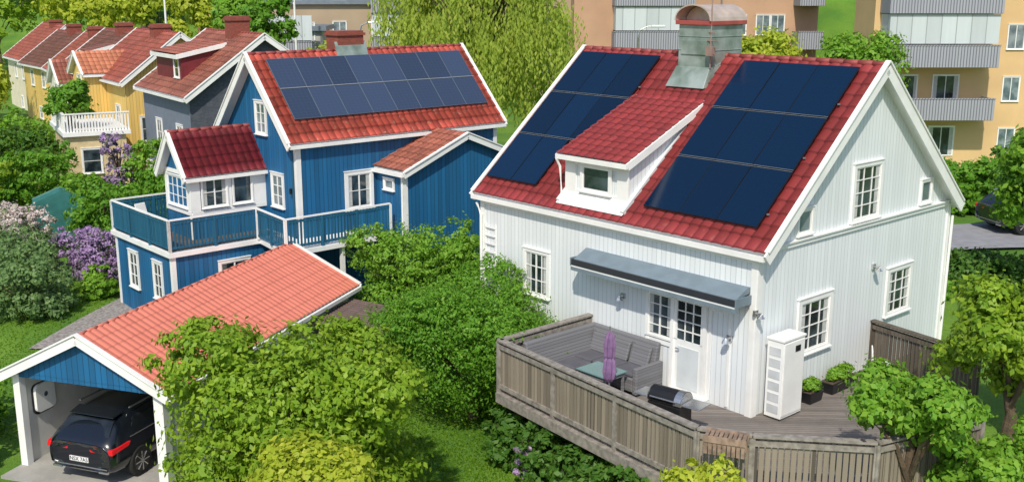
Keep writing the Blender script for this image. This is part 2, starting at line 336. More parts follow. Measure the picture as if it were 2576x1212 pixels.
for i in range(n): a,b=pf[i];a2,b2_=pf[i+1];m.beam((g0-.1,a,b),(g0-.1,a2,b2_),.03,.03)
m.obj("chimney_hood",COPPER,ch)
m=M();m.tube([(g0-.05,l0-.05,z_(8.7)),(g0-.05,l0-.05,z_(10.5))],[.02,.015],6)
for z,w in ((9.2,.25),(9.35,.3),(9.55,.2),(9.05,.2)): m.tube([(g0-.15,l0-.05-w,z_(z)),(g0+.05,l0-.05+w,z_(z))],[.012]*2,5)
m.box(g0-.2,g0-.05,l0-.2,l0-.02,z_(9.0),z_(9.22));m.obj("antenna",plain("antenna_rust",(.3,.2,.17),.5),ch)
F=TX(0);Gb=TY(0)
window(wh,F,6.2,7.0,z_(3.1),z_(4.15),4,3,curtain=1)
window(wh,Gb,3.45,4.5,z_(5.55),z_(6.72),3,4,GLASS,trim=.11,curtain=1);window(wh,Gb,1.32,1.8,z_(5.55),z_(6.03),1,1,GLASSL,trim=.07);window(wh,Gb,6.5,6.95,z_(5.55),z_(6.05),1,1,GLASSL,trim=.07)
window(wh,Gb,1.62,2.72,z_(2.85),z_(3.95),3,4,trim=.14,curtain=1);window(wh,Gb,5.28,6.25,z_(3.0),z_(4.02),3,4,trim=.13,curtain=1)
window(wh,F,2.2,2.86,z_(2.98),z_(3.95),2,4,trim=.1,sill=False,curtain=1)
m=M();m.box(1.2,1.28,0,.08,z_(1.82),z_(4.0),0,F);m.box(2.1,2.16,0,.08,z_(1.82),z_(4.0),0,F);m.box(1.2,2.16,0,.08,z_(4.),z_(4.1),0,F)
m.box(2.16,2.2,0,.06,z_(1.85),z_(2.9),0,F);m.box(2.86,2.92,0,.06,z_(1.85),z_(2.9),0,F);m.box(2.2,2.86,0,.03,z_(2.8),z_(2.9),0,F)
m.box(1.28,2.1,0,.03,z_(1.82),z_(3.05),0,F);m.box(1.4,1.98,.03,.045,z_(1.95),z_(2.9),1,F)
m.box(1.28,1.36,0,.05,z_(3.05),z_(4.),0,F);m.box(2.02,2.1,0,.05,z_(3.05),z_(4.),0,F);m.box(1.36,2.02,0,.05,z_(3.93),z_(4.),0,F)
for i in (1,2): a=1.36+.66*i/3;m.box(a-.012,a+.012,0,.04,z_(3.05),z_(3.93),0,F)
for i in (1,2,3): z=z_(3.05)+.88*i/4;m.box(1.36,2.02,0,.038,z-.012,z+.012,0,F)
m.box(1.1,2.2,0,.35,z_(1.8),z_(1.87),1,F)
dr=m.obj("door",[WHITE,TRIMG],wh);m=M();m.box(1.36,2.02,0,.02,z_(3.05),z_(3.93),0,F);m.obj("glass",GLASS,dr)
m=M();m.tube([(-.1,2.0,z_(2.85)),(-.1,1.9,z_(2.85))],[.015]*2,6);m.obj("handle",STEEL,dr)
m=M();m.box(.6,.66,0,.03,z_(1.85),z_(3.9),0,F);m.box(1.1,1.16,0,.03,z_(1.85),z_(3.9),0,F);m.box(.6,1.16,0,.031,z_(3.9),z_(3.96),0,F);m.obj("wall_panel",WHITE,wh)
m=M();T=F
m.prism([(0,.15,z_(4.6)),(-.1,.15,z_(4.62)),(-.5,.15,z_(4.42)),(-.5,.15,z_(4.39)),(0,.15,z_(4.5))],(0,4.65,0),0)
m.box(.12,4.84,.49,.55,z_(4.28),z_(4.42),1,T);m.box(.12,4.84,.485,.54,z_(4.24),z_(4.28),2,T);m.box(.11,4.85,.0,.48,z_(4.37),z_(4.40),0,T);m.box(.11,4.85,.48,.55,z_(4.15),z_(4.24),0,T)
for a in (.1,4.84): m.box(a,a+.03,0,.56,z_(4.26),z_(4.45),0,T)
m.obj("awning",[AWN,AWND,WHITE],wh)
for (a,z,TT) in ((3.65,3.68,F),(.61,3.4,F),(4.52,4.3,Gb),(-.05,4.1,Gb)):
    m=M();m.box(a-.06,a+.06,0,.05,z_(z)-.06,z_(z)+.06,0,TT);c=TT(a,.16,z_(z));m.tube([TT(a,.04,z_(z)),c,(c[0],c[1],c[2]-.08)],[.02,.05,.09],8);m.obj("wall_lamp",STEEL,wh)
m=M()
for i in range(6): m.box(8.15,8.55,.031,.05,z_(3.4+.22*i),z_(3.44+.22*i),0,F)
for a in (8.15,8.52): m.box(a,a+.04,.0,.031,z_(3.3),z_(4.6),0,F)
m.obj("trellis",WHITE,wh)
m=M();m.tube([(-.1,LN+.1,e-.2),(-.08,LN-.05,e-.5),(-.08,LN-.05,.2)],[.04]*3,8);m.obj("drainpipe",WHITE,wh);m=M();m.tube([(WD+.05,-.08,e-.3),(WD+.02,-.06,.3)],[.035]*2,8);m.obj("drainpipe",WHITE,wh)
# =============== DECK
dk=thing("deck","raised weathered timber deck wrapping the white house corner","deck",CW[0],CW[1],0,YW)
P=[(0,4.7),(-2.9,4.7),(-3.3,.8),(-3.5,-1.35),(-3.05,-2.2),(-1.7,-3.8),(.7,-4.5),(4.2,-2.8),(4.7,0)]
m=M();m.prism([(a,b,1.68) for a,b in P]+[(0,0,1.68)],(0,0,.12));m.obj("floor",WOODG,dk)
def fence(par,p,q,zt,zb,post=2.0,name="railing",mats=None):
    m=M();p=Vector((*p,0));q=Vector((*q,0));L=(q-p).length;d=(q-p)/L;n=int(L/.105)
    for i in range(n):
        c=p+d*(i+.5)*L/n;j=random.uniform(-.015,.015);m.beam(c+Vector((0,0,zb+j)),c+Vector((0,0,zt-.06)),.084+random.uniform(-.004,.004),.022,0,side=d)
    k=max(1,round(L/post));nn=Vector((-d.y,d.x,0))*.06
    for i in range(k+1):
        c=p+d*(L*i/k)
        for s in (1,-1): m.beam(c+nn*s*.6+Vector((0,0,zb-.1)),c+nn*s*.6+Vector((0,0,zt-.03)),.09,.05,1,side=d)
    m.beam(p+Vector((0,0,zt)),q+Vector((0,0,zt)),.17,.04,1)
    for s in(1,-1): m.beam(p+Vector((0,0,zb+.1))+nn*s*.6,q+Vector((0,0,zb+.1))+nn*s*.6,.04,.1,1);m.beam(p+Vector((0,0,zt-.13))+nn*s*.6,q+Vector((0,0,zt-.13))+nn*s*.6,.04,.1,1)
    return m.obj(name,mats or [WOOD,WOODC],par)
zt,zb=2.98,1.82
for i in range(6): fence(dk,P[i],P[i+1],zt,zb)
fence(dk,P[8],P[7],2.95,1.8,mats=[WOODD,WOODD])
for i in range(8):
    a,b=P[i],P[i+1];m=M();m.beam((a[0],a[1],1.66),(b[0],b[1],1.66),.24,.22);m.obj("rim_board",WOODC,dk)
for a,b in P[1:7]+[(-2.9,2.7)]: m=M();m.beam((a*.92,b*.92,-.3),(a*.92,b*.92,1.6),.14,.14);m.obj("support_post",WOODD,dk)
def at(g,l,z,rot=0,**k):
    x,y=w2(g,l);return thing(k["n"],k["lab"],k["c"],x,y,z,YW+rot)
so=at(0,0,1.8,n="sofa",lab="grey woven corner sofa on the timber deck",c="sofa")
m=M();m.box(-.98,-.2,2.45,4.4,.08,.4);m.box(-2.3,-.98,3.6,4.4,.08,.4);m.obj("seat",WICK,so,bevel=.03)
m=M();m.hexa([(-.32,2.45,.35),(-.12,2.45,.35),(-.12,4.5,.35),(-.32,4.5,.35),(-.15,2.45,1.05),(-.04,2.45,1.05),(-.04,4.55,1.05),(-.15,4.55,1.05)])
m.hexa([(-2.35,4.25,.35),(-.25,4.25,.35),(-.25,4.45,.35),(-2.35,4.45,.35),(-2.35,4.44,1.05),(-.1,4.44,1.05),(-.1,4.56,1.05),(-2.35,4.56,1.05)])
m.obj("backrest",WICK,so,bevel=.03)
for b in ((-1.0,-.1,2.32,2.45),(-2.44,-2.32,3.55,4.5)): m=M();m.box(*b,.05,.66);m.obj("armrest",WICK,so,bevel=.03)
CU=plain("grey_cushion",(.10,.10,.12),.9,.1)
for b in [(-.95,-.34,2.5+.64*i,2.5+.64*i+.6) for i in range(3)]+[(-2.27+.65*i,-2.27+.65*i+.6,3.64,4.24) for i in range(2)]:
    m=M();m.box(*b,.4,.5);m.obj("cushion",CU,so,bevel=.04)
for b in [(2.55+.62*i) for i in range(3)]:
    m=M();m.hexa([(-.42,b,.5),(-.32,b,.5),(-.32,b+.55,.5),(-.42,b+.55,.5),(-.28,b,.9),(-.18,b,.93),(-.18,b+.55,.93),(-.28,b+.55,.9)]);m.obj("back_cushion",WICK,so,bevel=.03)
tb=at(-1.45,2.95,1.8,n="patio_table",lab="low patio table with teal glass top on deck",c="table")
m=M();m.box(-.36,.36,-.45,.45,.58,.61);m.obj("table_top",plain("teal_glass",(.12,.22,.22),.1,.05),tb,bevel=.01)
m=M();m.box(-.32,.32,-.41,.41,.5,.578)
for a in (-.31,.26):
    for b in (-.4,.35): m.box(a,a+.05,b,b+.05,0,.5)
m.obj("table_base",WICK,tb)
um=at(-1.9,2.3,1.8,n="parasol",lab="closed purple parasol standing on the timber deck",c="parasol")
m=M();m.tube([(0,0,0),(0,0,1.85)],[.022]*2,8);m.tube([(0,0,0),(0,0,.06),(0,0,.1)],[.22,.2,.04],14);m.obj("pole",STEEL,um)
m=M();pts=[(.62,.04),(.7,.10),(.85,.13),(1.1,.11),(1.16,.08),(1.2,.10),(1.42,.12),(1.62,.09),(1.76,.02)];n=16;vs=[]
for z,rr in pts:
    for j in range(n):
        t=2*math.pi*j/n+z*.3;q=rr*(1+.2*(-1)**j);vs.append((q*math.cos(t),q*math.sin(t),z))
m.add(vs,[(i*n+j,i*n+(j+1)%n,(i+1)*n+(j+1)%n,(i+1)*n+j) for i in range(len(pts)-1) for j in range(n)]);m.obj("canopy",PURP,um)
gr=at(-1.75,.75,1.8,.15,n="barbecue_grill",lab="steel and black barbecue grill on the deck",c="grill")
m=M();m.box(-.24,.24,-.36,.36,.1,.58);m.box(-.22,.22,-.78,-.38,.62,.66,1);m.box(-.22,.22,.38,.7,.62,.66,1);m.obj("cabinet",[BLK,STEEL],gr,bevel=.02)
m=M();n=10;pf=[(.24*math.cos(math.pi*i/n),.6+.24*math.sin(math.pi*i/n)) for i in range(n+1)]
m.add([(a,-.35,b) for a,b in pf]+[(a,.35,b) for a,b in pf],[(i,i+1,i+n+2,i+n+1) for i in range(n)],0);m.add([(a,-.37,b) for a,b in pf]+[(a,.37,b) for a,b in pf],[tuple(range(n+1)),tuple(range(n+1,2*n+2))],1)
m.add([(a*1.03,-.37,b+.01) for a,b in pf]+[(a*1.03,-.22,b+.01) for a,b in pf],[(i,i+1,i+n+2,i+n+1) for i in range(n)],1)
m.obj("lid",[BLK,STEEL],gr);m=M();m.tube([(-.28,-.28,.7),(-.28,.28,.7)],[.015]*2,8);m.obj("handle",STEEL,gr)
gr.scale=(1.05,1.05,1.05)
hp=at(.62,-.36,1.8,n="heat_pump",lab="tall white heat pump cabinet by house corner",c="heat pump")
m=M();m.box(-.38,.38,-.2,.2,.05,1.72);m.box(-.4,.4,-.22,.22,1.72,1.77);m.box(-.3,.3,-.15,.15,0,.05);m.box(-.36,.36,-.215,-.2,.1,1.68);m.obj("cabinet",WHITE,hp,bevel=.02)
VG=plain("vent_grey",(.52,.54,.56),.5,.1)
for i in range(6): m=M();m.box(-.388,-.38,-.14,.14,.15+.25*i,.33+.25*i);m.obj("vent",VG,hp)
m=M();m.box(.02,.2,-.23,-.216,1.45,1.58);m.obj("display",BLK,hp,bevel=.01)
for k,(g,w) in enumerate(((1.75,.22),(2.9,.5))):
    x,y=w2(g,-.3);o=thing("planter","black plant pot with green plant on deck" if k==0 else "long black planter box on the timber deck","planter",x,y,1.8,YW)
    m=M();m.hexa([(-w,-.15,0),(w,-.15,0),(w,.15,0),(-w,.15,0),(-w-.03,-.18,.24),(w+.03,-.18,.24),(w+.03,.18,.24),(-w-.03,.18,.24)]);m.obj("pot",BLK,o)
    m=M();m.box(-w,w,-.15,.15,.23,.25);m.obj("soil",SOIL,o)
    if k==0: PLANT=o
    else: PLANT2=o
cr=at(3.9,-.75,1.8,.6,n="garden_chair",lab="white wire garden chair on the deck",c="chair")
m=M();q=[(.22*math.cos(t*math.pi/6),.22*math.sin(t*math.pi/6),.45) for t in range(13)];m.tube(q,[.015]*13,5)
for i in range(5): m.tube([(-.2+.1*i,-.2,.45),(-.2+.1*i,.2,.45)],[.009]*2,4)
m.obj("seat",WHITE,cr);m=M();m.tube([(.2*math.cos(t),.2+.03*math.sin(t),.45+.42*math.sin(t)) for t in [i*math.pi/8 for i in range(9)]],[.015]*9,5)
for i in (-.1,0,.1): m.tube([(i,.2,.45),(i,.22,.85)],[.009]*2,4)
m.obj("backrest",WHITE,cr)
for a,b in ((-.15,-.15),(.15,-.15),(-.15,.15),(.15,.15)):
    m=M();m.tube([(a,b,.45),(a*1.4,b*1.4,0)],[.014]*2,5);m.obj("leg",WHITE,cr)
bx=at(-3.62,-2.05,2.9,-1.1,n="flower_box",lab="slatted wooden flower box hung on the deck rail",c="flower box")
m=M()
for i in range(9): m.box(-.35+.08*i,-.29+.08*i,-.15,.15,.16,.2,0);m.box(-.35+.08*i,-.29+.08*i,-.16,-.13,-.12,.16,0);m.box(-.35+.08*i,-.29+.08*i,.13,.16,-.12,.16,0)
m.box(-.37,.37,-.18,-.16,.1,.22);m.box(-.37,.37,.16,.18,.1,.22);m.obj("slats",plain("red_brown_wood",(.27,.19,.14),.8,.3,8),bx)
# =============== BLUE HOUSE
bh=thing("blue_house","blue board house with red tiles and solar panels","house",CB[0],CB[1],0,YB)
bl,bw,be,br=7.92,4.51,6.212,8.633;mB=(br-be)/(bw/2);E=be-.13;R=br-.13
m=M();m.add([(0,0,.2),(bl,0,.2),(bl,bw,.2),(0,bw,.2),(0,0,E),(bl,0,E),(bl,bw,E),(0,bw,E),(0,bw/2,R),(bl,bw/2,R)],[(0,1,5,4),(3,7,6,2),(0,4,8,7,3),(1,2,6,9,5)]);m.obj("wall",SIDB,bh)
m=M();m.box(-.03,.14,-.03,0,.5,E);m.box(-.03,0,0,.12,.5,E);m.obj("corner_board",WHITE,bh);m=M();m.box(bl-.12,bl+.03,-.03,0,.5,E);m.obj("corner_board",WHITE,bh);m=M();m.box(.14,bl-.12,-.03,0,E-.16,E-.02);m.obj("trim_board",WHITE,bh)
gable_roof(bh,lambda a,b,z:(b,a,z),bw/2,0,bl,E,R,.1,.3,ROOFB,trim=.22,pu=.24)
cB=1/math.hypot(1,mB)
cw=(7.85-.2)/8
for i in range(8):
    for j in range(2):
        g=.2+cw*i;l=.42+.81*j;panel(bh,(g,l-mB*cB*.1,be+mB*l+cB*.1),(1,0,0),(0,cB,mB*cB),(0,-mB*cB,cB),cw-.008,.79/cB,PANB,"b",PFB)
m=M();l=.42+.80;m.beam((.2,l-mB*cB*.145,be+mB*l+cB*.145),(7.85,l-mB*cB*.145,be+mB*l+cB*.145),.035,.012);m.obj("mounting_rail",ALU,bh)
m=M();m.box(2.95,3.95,2.1,2.8,8.2,9.25);m.box(2.9,4.0,2.05,2.85,9.1,9.18);m.obj("chimney",BRICK,bh)
m=M();m.prism([(2.85,1.95,be+mB*1.95+.05),(4.05,1.95,be+mB*1.95+.05),(4.05,2.12,8.85),(2.85,2.12,8.85)],(0,.05,.06));m.obj("flashing",METAL,bh)
window(bh,TY(0),1.78,2.62,3.86,4.9,2,2,trim=.14,curtain=1);Tg=TX(0)
window(bh,Tg,1.75,2.3,6.2,7.12,2,3,GLASSL);window(bh,Tg,.88,1.48,4.0,4.95,2,3,GLASSL)
m=M();m.box(.25,.32,0,.12,4.5,4.66,0,Tg);m.obj("wall_lamp",BLK,bh)
m=M();m.tube([(-.1,.25,E-.1),(-.08,.12,E-.4),(-.08,.12,3.2)],[.035]*3,8);m.obj("drainpipe",SIDT,bh)
an=empty("annex",bh)
ax0,ax1,az,azr=2.87,7.7,5.02,5.98;hx=(ax1-ax0)/2
m=M();m.add([(ax0,-1.5,1),(ax1,-1.5,1),(ax1,0,1),(ax0,0,1),(ax0,-1.5,az),(ax1,-1.5,az),(ax1,0,az),(ax0,0,az),(ax0+hx,-1.5,azr)],[(0,1,5,8,4),(0,4,7,3),(1,2,6,5)]);m.obj("wall",SIDB,an)
m=M();m.box(ax0-.03,ax0+.13,-1.53,-1.5,1,az);m.box(ax0-.03,ax0,-1.5,-1.38,1,az);m.obj("corner_board",WHITE,an)
gable_roof(an,lambda a,b,z:(ax0+a,b,z),hx,-1.5,-.1,az,azr,.08,.18,ROOFO,trim=.2,cap=False)
window(an,TX(ax0),-.95,-.5,4.45,4.72,1,1,GLASSL,trim=.08)
m=M();m.tube([(ax0-.12,-1.6,4.95),(ax0-.06,-1.5,4.7),(ax0-.06,-1.5,3)],[.03]*3,6);m.obj("drainpipe",WHITE,an)
su=empty("sunroom",bh)
s0,sl0,sl1,sz,szr=-2.5,2.0,3.75,5.15,6.28
m=M();m.add([(s0,sl0,3.1),(0,sl0,3.1),(0,sl1,3.1),(s0,sl1,3.1),(s0,sl0,sz),(0,sl0,sz),(0,sl1,sz),(s0,sl1,sz),(s0,(sl0+sl1)/2,szr)],[(0,1,5,4),(0,4,8,7,3)]);m.obj("wall",SIDB,su)
m=M();T=TY(sl0);m.box(s0-.03,s0+.28,0,.03,4.0,sz,0,T);m.box(-1.35,-1.18,0,.03,4.0,sz,0,T);m.box(-.45,-.0,0,.03,4.0,sz,0,T);m.box(s0+.28,-.45,0,.025,5.05,sz,0,T);m.box(s0,0,0,.035,3.88,4.0,0,T);m.obj("trim_board",WHITE,su)
m=M();T=TX(s0);m.box(sl0,sl0+.2,0,.03,4.0,5.08,0,T);m.box(sl1-.15,sl1,0,.03,4.0,5.08,0,T);m.box(sl0,sl1,0,.035,3.88,4.0,0,T);m.box(sl0,sl1,0,.031,5.08,5.2,0,T);m.box(sl0,sl0+.1,0,.03,3.1,3.88,0,T);m.obj("trim_board",WHITE,su)
window(su,TY(sl0-.01),-2.15,-1.35,4.1,4.98,2,2,trim=.05,curtain=1);window(su,TY(sl0-.01),-1.12,-.5,4.1,4.98,1,1,trim=.05);window(su,TX(s0+.01),2.25,3.55,4.1,4.98,4,3,trim=.05)
gable_roof(su,lambda a,b,z:(b,sl0+a,z),(sl1-sl0)/2,s0,-.1,sz-.06,szr-.04,.08,.22,ROOFS,trim=.18,pu=.24)
te=empty("terrace",bh)
TG,TL=-3.7,5.1
m=M();m.box(TG,-.05,.95,TL,.2,2.98);m.obj("wall",SIDB,te)
m=M();m.box(TG-.12,0,.85,TL+.1,2.98,3.12);m.prism([(-.9,.85,2.98),(-1.2,-1.25,2.98),(2.6,-1.25,2.98),(2.6,-.02,2.98),(-.02,-.02,2.98),(-.02,.85,2.98)],(0,0,.138));m.obj("balcony_slab",WHITE,te)
m=M();m.box(TG-.03,TG+.1,.92,.95,.2,2.98);m.box(TG-.03,TG,.95,1.07,.2,2.98);m.obj("corner_board",WHITE,te);m=M();m.box(TG-.03,TG,TL-.12,TL,.2,2.98);m.obj("corner_board",WHITE,te)
for a,b in ((-1.1,-1.1),(.8,-1.1),(2.5,-1.1)): m=M();m.beam((a,b,.3),(a,b,3),.12,.12);m.obj("support_post",WHITE,te)
m=M();m.box(TG,-.1,1.05,TL,3.121,3.135);m.obj("balcony_floor",WOODD,te)
window(te,TX(TG),1.75,2.25,1.55,2.6,2,3);window(te,TX(TG),3.5,4.05,1.55,2.6,2,3);window(te,TY(.95),-2.2,-1.3,1.6,2.55,2,2)
def brail(p,q,solid=False):
    m=M();p=Vector((*p,0));q=Vector((*q,0));L=(q-p).length;d=(q-p)/L;Z=lambda z:Vector((0,0,z))
    n=int(L/(.115 if not solid else .105))
    for i in range(n):
        c=p+d*(i+.5)*L/n;m.beam(c+Z(3.2),c+Z(4.03),.06 if not solid else .084,.02,0,side=d)
    m.beam(p+Z(4.08),q+Z(4.08),.075,.04,1);m.beam(p+Z(3.25),q+Z(3.25),.05,.06,0);m.beam(p+Z(3.98),q+Z(3.98),.05,.07,0)
    k=max(1,round(L/1.3))
    for i in range(k+1): m.beam(p+d*(L*i/k)+Z(3.12),p+d*(L*i/k)+Z(4.06),.08,.08,1 if i in(0,k) else 0,side=d)
    m.obj("railing",[SIDT,WHITE],te)
gx=TG-.05
brail((gx,.92),(gx,TL),True);brail((gx,.92),(-.9,.92));brail((-.95,.85),(-1.15,-1.18));brail((-1.15,-1.18),(2.55,-1.18));brail((gx,TL+.02),(-1.,TL+.02),True)
ca=thing("garden_chair","white plastic chair on the blue house terrace","chair",*b2(-3.0,4.2),3.136,YB+.3)
m=M();m.box(-.22,.22,-.22,.22,.4,.44);m.obj("seat",WHITE,ca,bevel=.02);m=M();m.hexa([(-.22,.2,.44),(.22,.2,.44),(.22,.24,.44),(-.22,.24,.44),(-.2,.3,.85),(.2,.3,.85),(.2,.34,.85),(-.2,.34,.85)]);m.obj("backrest",WHITE,ca,bevel=.02)
for a in(-.2,.2):
    for b in(-.2,.2): m=M();m.beam((a,b,0),(a,b,.4),.035,.035);m.obj("leg",WHITE,ca)
# =============== CARPORT
YC=-.315;cp=thing("carport","open white carport with salmon tiled roof and blue gable","carport",-9.3,22.0,0,YC)
RS=lambda a,b,z:(a-2.1,b,z)
gable_roof(cp,RS,2.1,0,8.9,2.2,3.24,.05,.12,ROOFC,trim=.22,ribbed=True,thick=.08,pu=.2,capr=.045)
m=M();m.poly([(-1.95,.02,2.26),(1.95,.02,2.26),(0,.02,3.25)]);m.obj("gable",SIDB,cp);m=M();m.poly([(-1.95,8.8,0),(1.95,8.8,0),(1.95,8.8,2.25),(0,8.8,3.25),(-1.95,8.8,2.25)]);m.obj("gable",SIDB,cp)
for b in ((-1.98,-1.8,.02,.2),(1.72,1.95,.02,.25),(1.75,1.95,8.5,8.78),(1.78,1.93,4,4.2)): m=M();m.box(*b,0,2.22);m.obj("post",WHITE,cp)
m=M();m.box(-1.8,1.72,.03,.15,2.16,2.26);m.obj("lintel",SIDB,cp)
m=M();m.box(-1.93,-1.85,.2,8.78,0,2.2);m.box(1.86,1.92,.25,8.5,0,2.15);m.box(-1.85,1.86,8.7,8.78,0,2.2);m.obj("wall",plain("grey_render",(.62,.61,.58),.8,.06),cp)
m=M();m.box(-1.85,1.8,.3,8.6,2.2,2.24);m.obj("ceiling",TRIMG,cp)
sf=M();sf.box(-2.0,2.0,-.6,8.8,-.1,.03);o=sf.obj("carport_floor",CONC,kind="structure");o.location=(-9.3,22,0);o.rotation_euler=(0,0,YC)
ec=thing("car_charger","white rounded wall charger with black backplate on carport wall","charger",-9.3,22.0,0,YC)
def rr(w,h,r,n=5):
    p=[]
    for cx,cz,a0 in ((w-r,h-r,0),(-w+r,h-r,90),(-w+r,-h+r,180),(w-r,-h+r,270)):
        for i in range(n+1): a=math.radians(a0+90*i/n);p.append((cx+r*math.cos(a),cz+r*math.sin(a)))
    return p
m=M();m.prism([(-1.845,.72+a,1.45+b) for a,b in rr(.33,.36,.12)],(.05,0,0));m.obj("backplate",BLK,ec)
m=M();m.prism([(-1.795,.70+a,1.475+b) for a,b in rr(.30,.325,.12)],(.07,0,0));m.obj("cover",WHITE,ec)
m=M();m.prism([(-1.724,.70+.06*math.cos(t),1.53+.06*math.sin(t)) for t in [i*math.pi/8 for i in range(16)]],(.006,0,0));m.obj("badge",STEEL,ec)
# car
def build_car(cx,cy,cz,rot,lab,plate=True):
    car=thing("car",lab,"car",cx,cy,cz,rot)
    st=[(0,.80,.36,.45,.60,.80,.92,.95,.96),(.05,.88,.28,.38,.64,.89,1.0,1.03,1.04),(.25,.925,.26,.34,.66,.96,1.12,1.17,1.19),(.55,.94,.25,.33,.68,.97,1.32,1.40,1.42),(.9,.94,.25,.33,.69,.97,1.38,1.47,1.49),(1.6,.94,.25,.33,.70,.96,1.41,1.50,1.52),(2.6,.94,.25,.33,.70,.95,1.39,1.48,1.50),(3.1,.93,.25,.33,.70,.94,1.22,1.30,1.33),(3.6,.92,.25,.33,.70,.92,1.0,1.04,1.06),(4.3,.88,.26,.35,.64,.83,.87,.90,.92),(4.7,.75,.35,.42,.55,.66,.70,.72,.73)]
    vs=[];n=13
    for y,w,*z in st:
        xs=[.8*w,.97*w,w,.975*w,.79*w,.62*w];half=[(xs[i],z[i]) for i in range(6)]
        for a,b in half: vs.append((a,y,b))
        vs.append((0,y,z[6]))
        for a,b in reversed(half): vs.append((-a,y,b))
    m=M();fs=[(i*n+j,i*n+j+1,(i+1)*n+j+1,(i+1)*n+j) for i in range(len(st)-1) for j in range(n-1)]+[tuple(range(n))]+[(i*n,(i+1)*n,(i+1)*n+n-1,i*n+n-1) for i in range(len(st)-1)]+[tuple((len(st)-1)*n+j for j in range(n))]
    m.add(vs,fs);o=m.obj("body",CARP,car,smooth=True);sb=o.modifiers.new("s","SUBSURF");sb.levels=sb.render_levels=2
    m=M();m.hexa([(-.68,.17,1.10),(.68,.17,1.10),(.68,.3,1.10),(-.68,.3,1.10),(-.58,.50,1.37),(.58,.50,1.37),(.58,.62,1.34),(-.58,.62,1.34)]);m.obj("rear_window",GLC,car,bevel=.02)
    m=M();m.hexa([(-.6,.45,1.42),(.6,.45,1.42),(.62,.8,1.46),(-.62,.8,1.46),(-.56,.45,1.44),(.56,.45,1.44),(.6,.8,1.5),(-.6,.8,1.5)]);m.obj("spoiler",CARP,car,bevel=.01)
    for s in(1,-1):
        m=M();m.hexa([(s*.80,.6,1.03),(s*.885,.6,1.01),(s*.895,3.1,1.0),(s*.8,3.1,1.0),(s*.70,.9,1.35),(s*.765,.9,1.34),(s*.765,2.7,1.36),(s*.7,2.7,1.36)]);m.obj("side_window",GLC,car,bevel=.02)
        m=M();m.beam((s*.9,.6,1.0),(s*.905,3.1,.99),.012,.02);m.obj("window_trim",STEEL,car)
        m=M();m.hexa([(s*.30,-.005,.79),(s*.88,.01,.77),(s*.955,.48,.85),(s*.6,.3,.82),(s*.28,.0,.86),(s*.87,.03,.89),(s*.95,.56,.94),(s*.6,.3,.9)]);m.obj("tail_light",RED,car,bevel=.012)
        m=M();m.beam((s*.67,.9,1.53),(s*.67,2.7,1.55),.03,.03);m.obj("roof_rail",STEEL,car)
        m=M();m.box(s*.62-.12,s*.62+.12,-.015,.03,.33,.37);m.obj("exhaust",STEEL,car)
        m=M();m.hexa([(s*.93,2.5,1.0),(s*1.08,2.5,1.0),(s*1.08,2.62,1.0),(s*.93,2.65,1.0),(s*.93,2.5,1.13),(s*1.08,2.5,1.13),(s*1.06,2.62,1.12),(s*.93,2.65,1.12)]);m.obj("wing_mirror",CARP,car,bevel=.02)
        for y in(.85,3.75):
            w=empty("wheel",car)
            m=M();m.tube([(s*.72,y,.345),(s*.74,y,.345),(s*.93,y,.345),(s*.95,y,.345)],[.32,.345,.345,.32],28);m.obj("tyre",RUB,w)
            m=M();m.tube([(s*.94,y,.345),(s*.958,y,.345)],[.245,.235],24);m.obj("rim",BLK,w)
            for k in range(8): t=math.pi*k/4;m=M();m.beam((s*.962,y,.345),(s*.962,y+.22*math.cos(t),.345+.22*math.sin(t)),.03,.02);m.obj("spoke",STEEL,w)
    m=M();m.box(-.72,.72,-.012,.06,.42,.44);m.obj("bumper_strip",STEEL,car)
    if plate:
        m=M();m.box(-.25,.25,-.025,-.005,.54,.65);pl=m.obj("number_plate",PLATE,car)
        fc=bpy.data.curves.new("t","FONT");fc.body="NSX 7A5";fc.size=.125;fc.align_x='CENTER';fc.align_y='CENTER';fc.extrude=.002
        fo=bpy.data.objects.new("plate_text",fc);COL.objects.link(fo);bpy.context.view_layer.update()
        me=bpy.data.meshes.new_from_object(fo.evaluated_get(bpy.context.evaluated_depsgraph_get()));bpy.data.objects.remove(fo)
        fo=bpy.data.objects.new("plate_lettering",me);COL.objects.link(fo);fo.parent=pl;fo.location=(0,-.028,.595);fo.rotation_euler=(math.pi/2,0,0);me.materials.clear();me.materials.append(BLK)
    return car
build_car(-9.42,21.65,.03,YC-.03,"black estate car parked under the carport")
build_car(17.7,39.0,hgt(17.7,39)+.13,-1.37,"dark car parked on road behind the hedge",False)
sh=thing("shed","small shed with grey brown corrugated roof","shed",-4.3,27.0,.2,YC)
m=M();m.box(-.9,.9,0,2.2,0,1.5);m.obj("wall",WOOD,sh)
tiles(sh,(-1.05,-.1,1.75),(0,1,0),(2.1,0,-.2),2.4,2.1,tilem("brown_sheet",(.14,.10,.09),.1,edge=.3,spk=0),name="roof",flat=True,pu=.16)
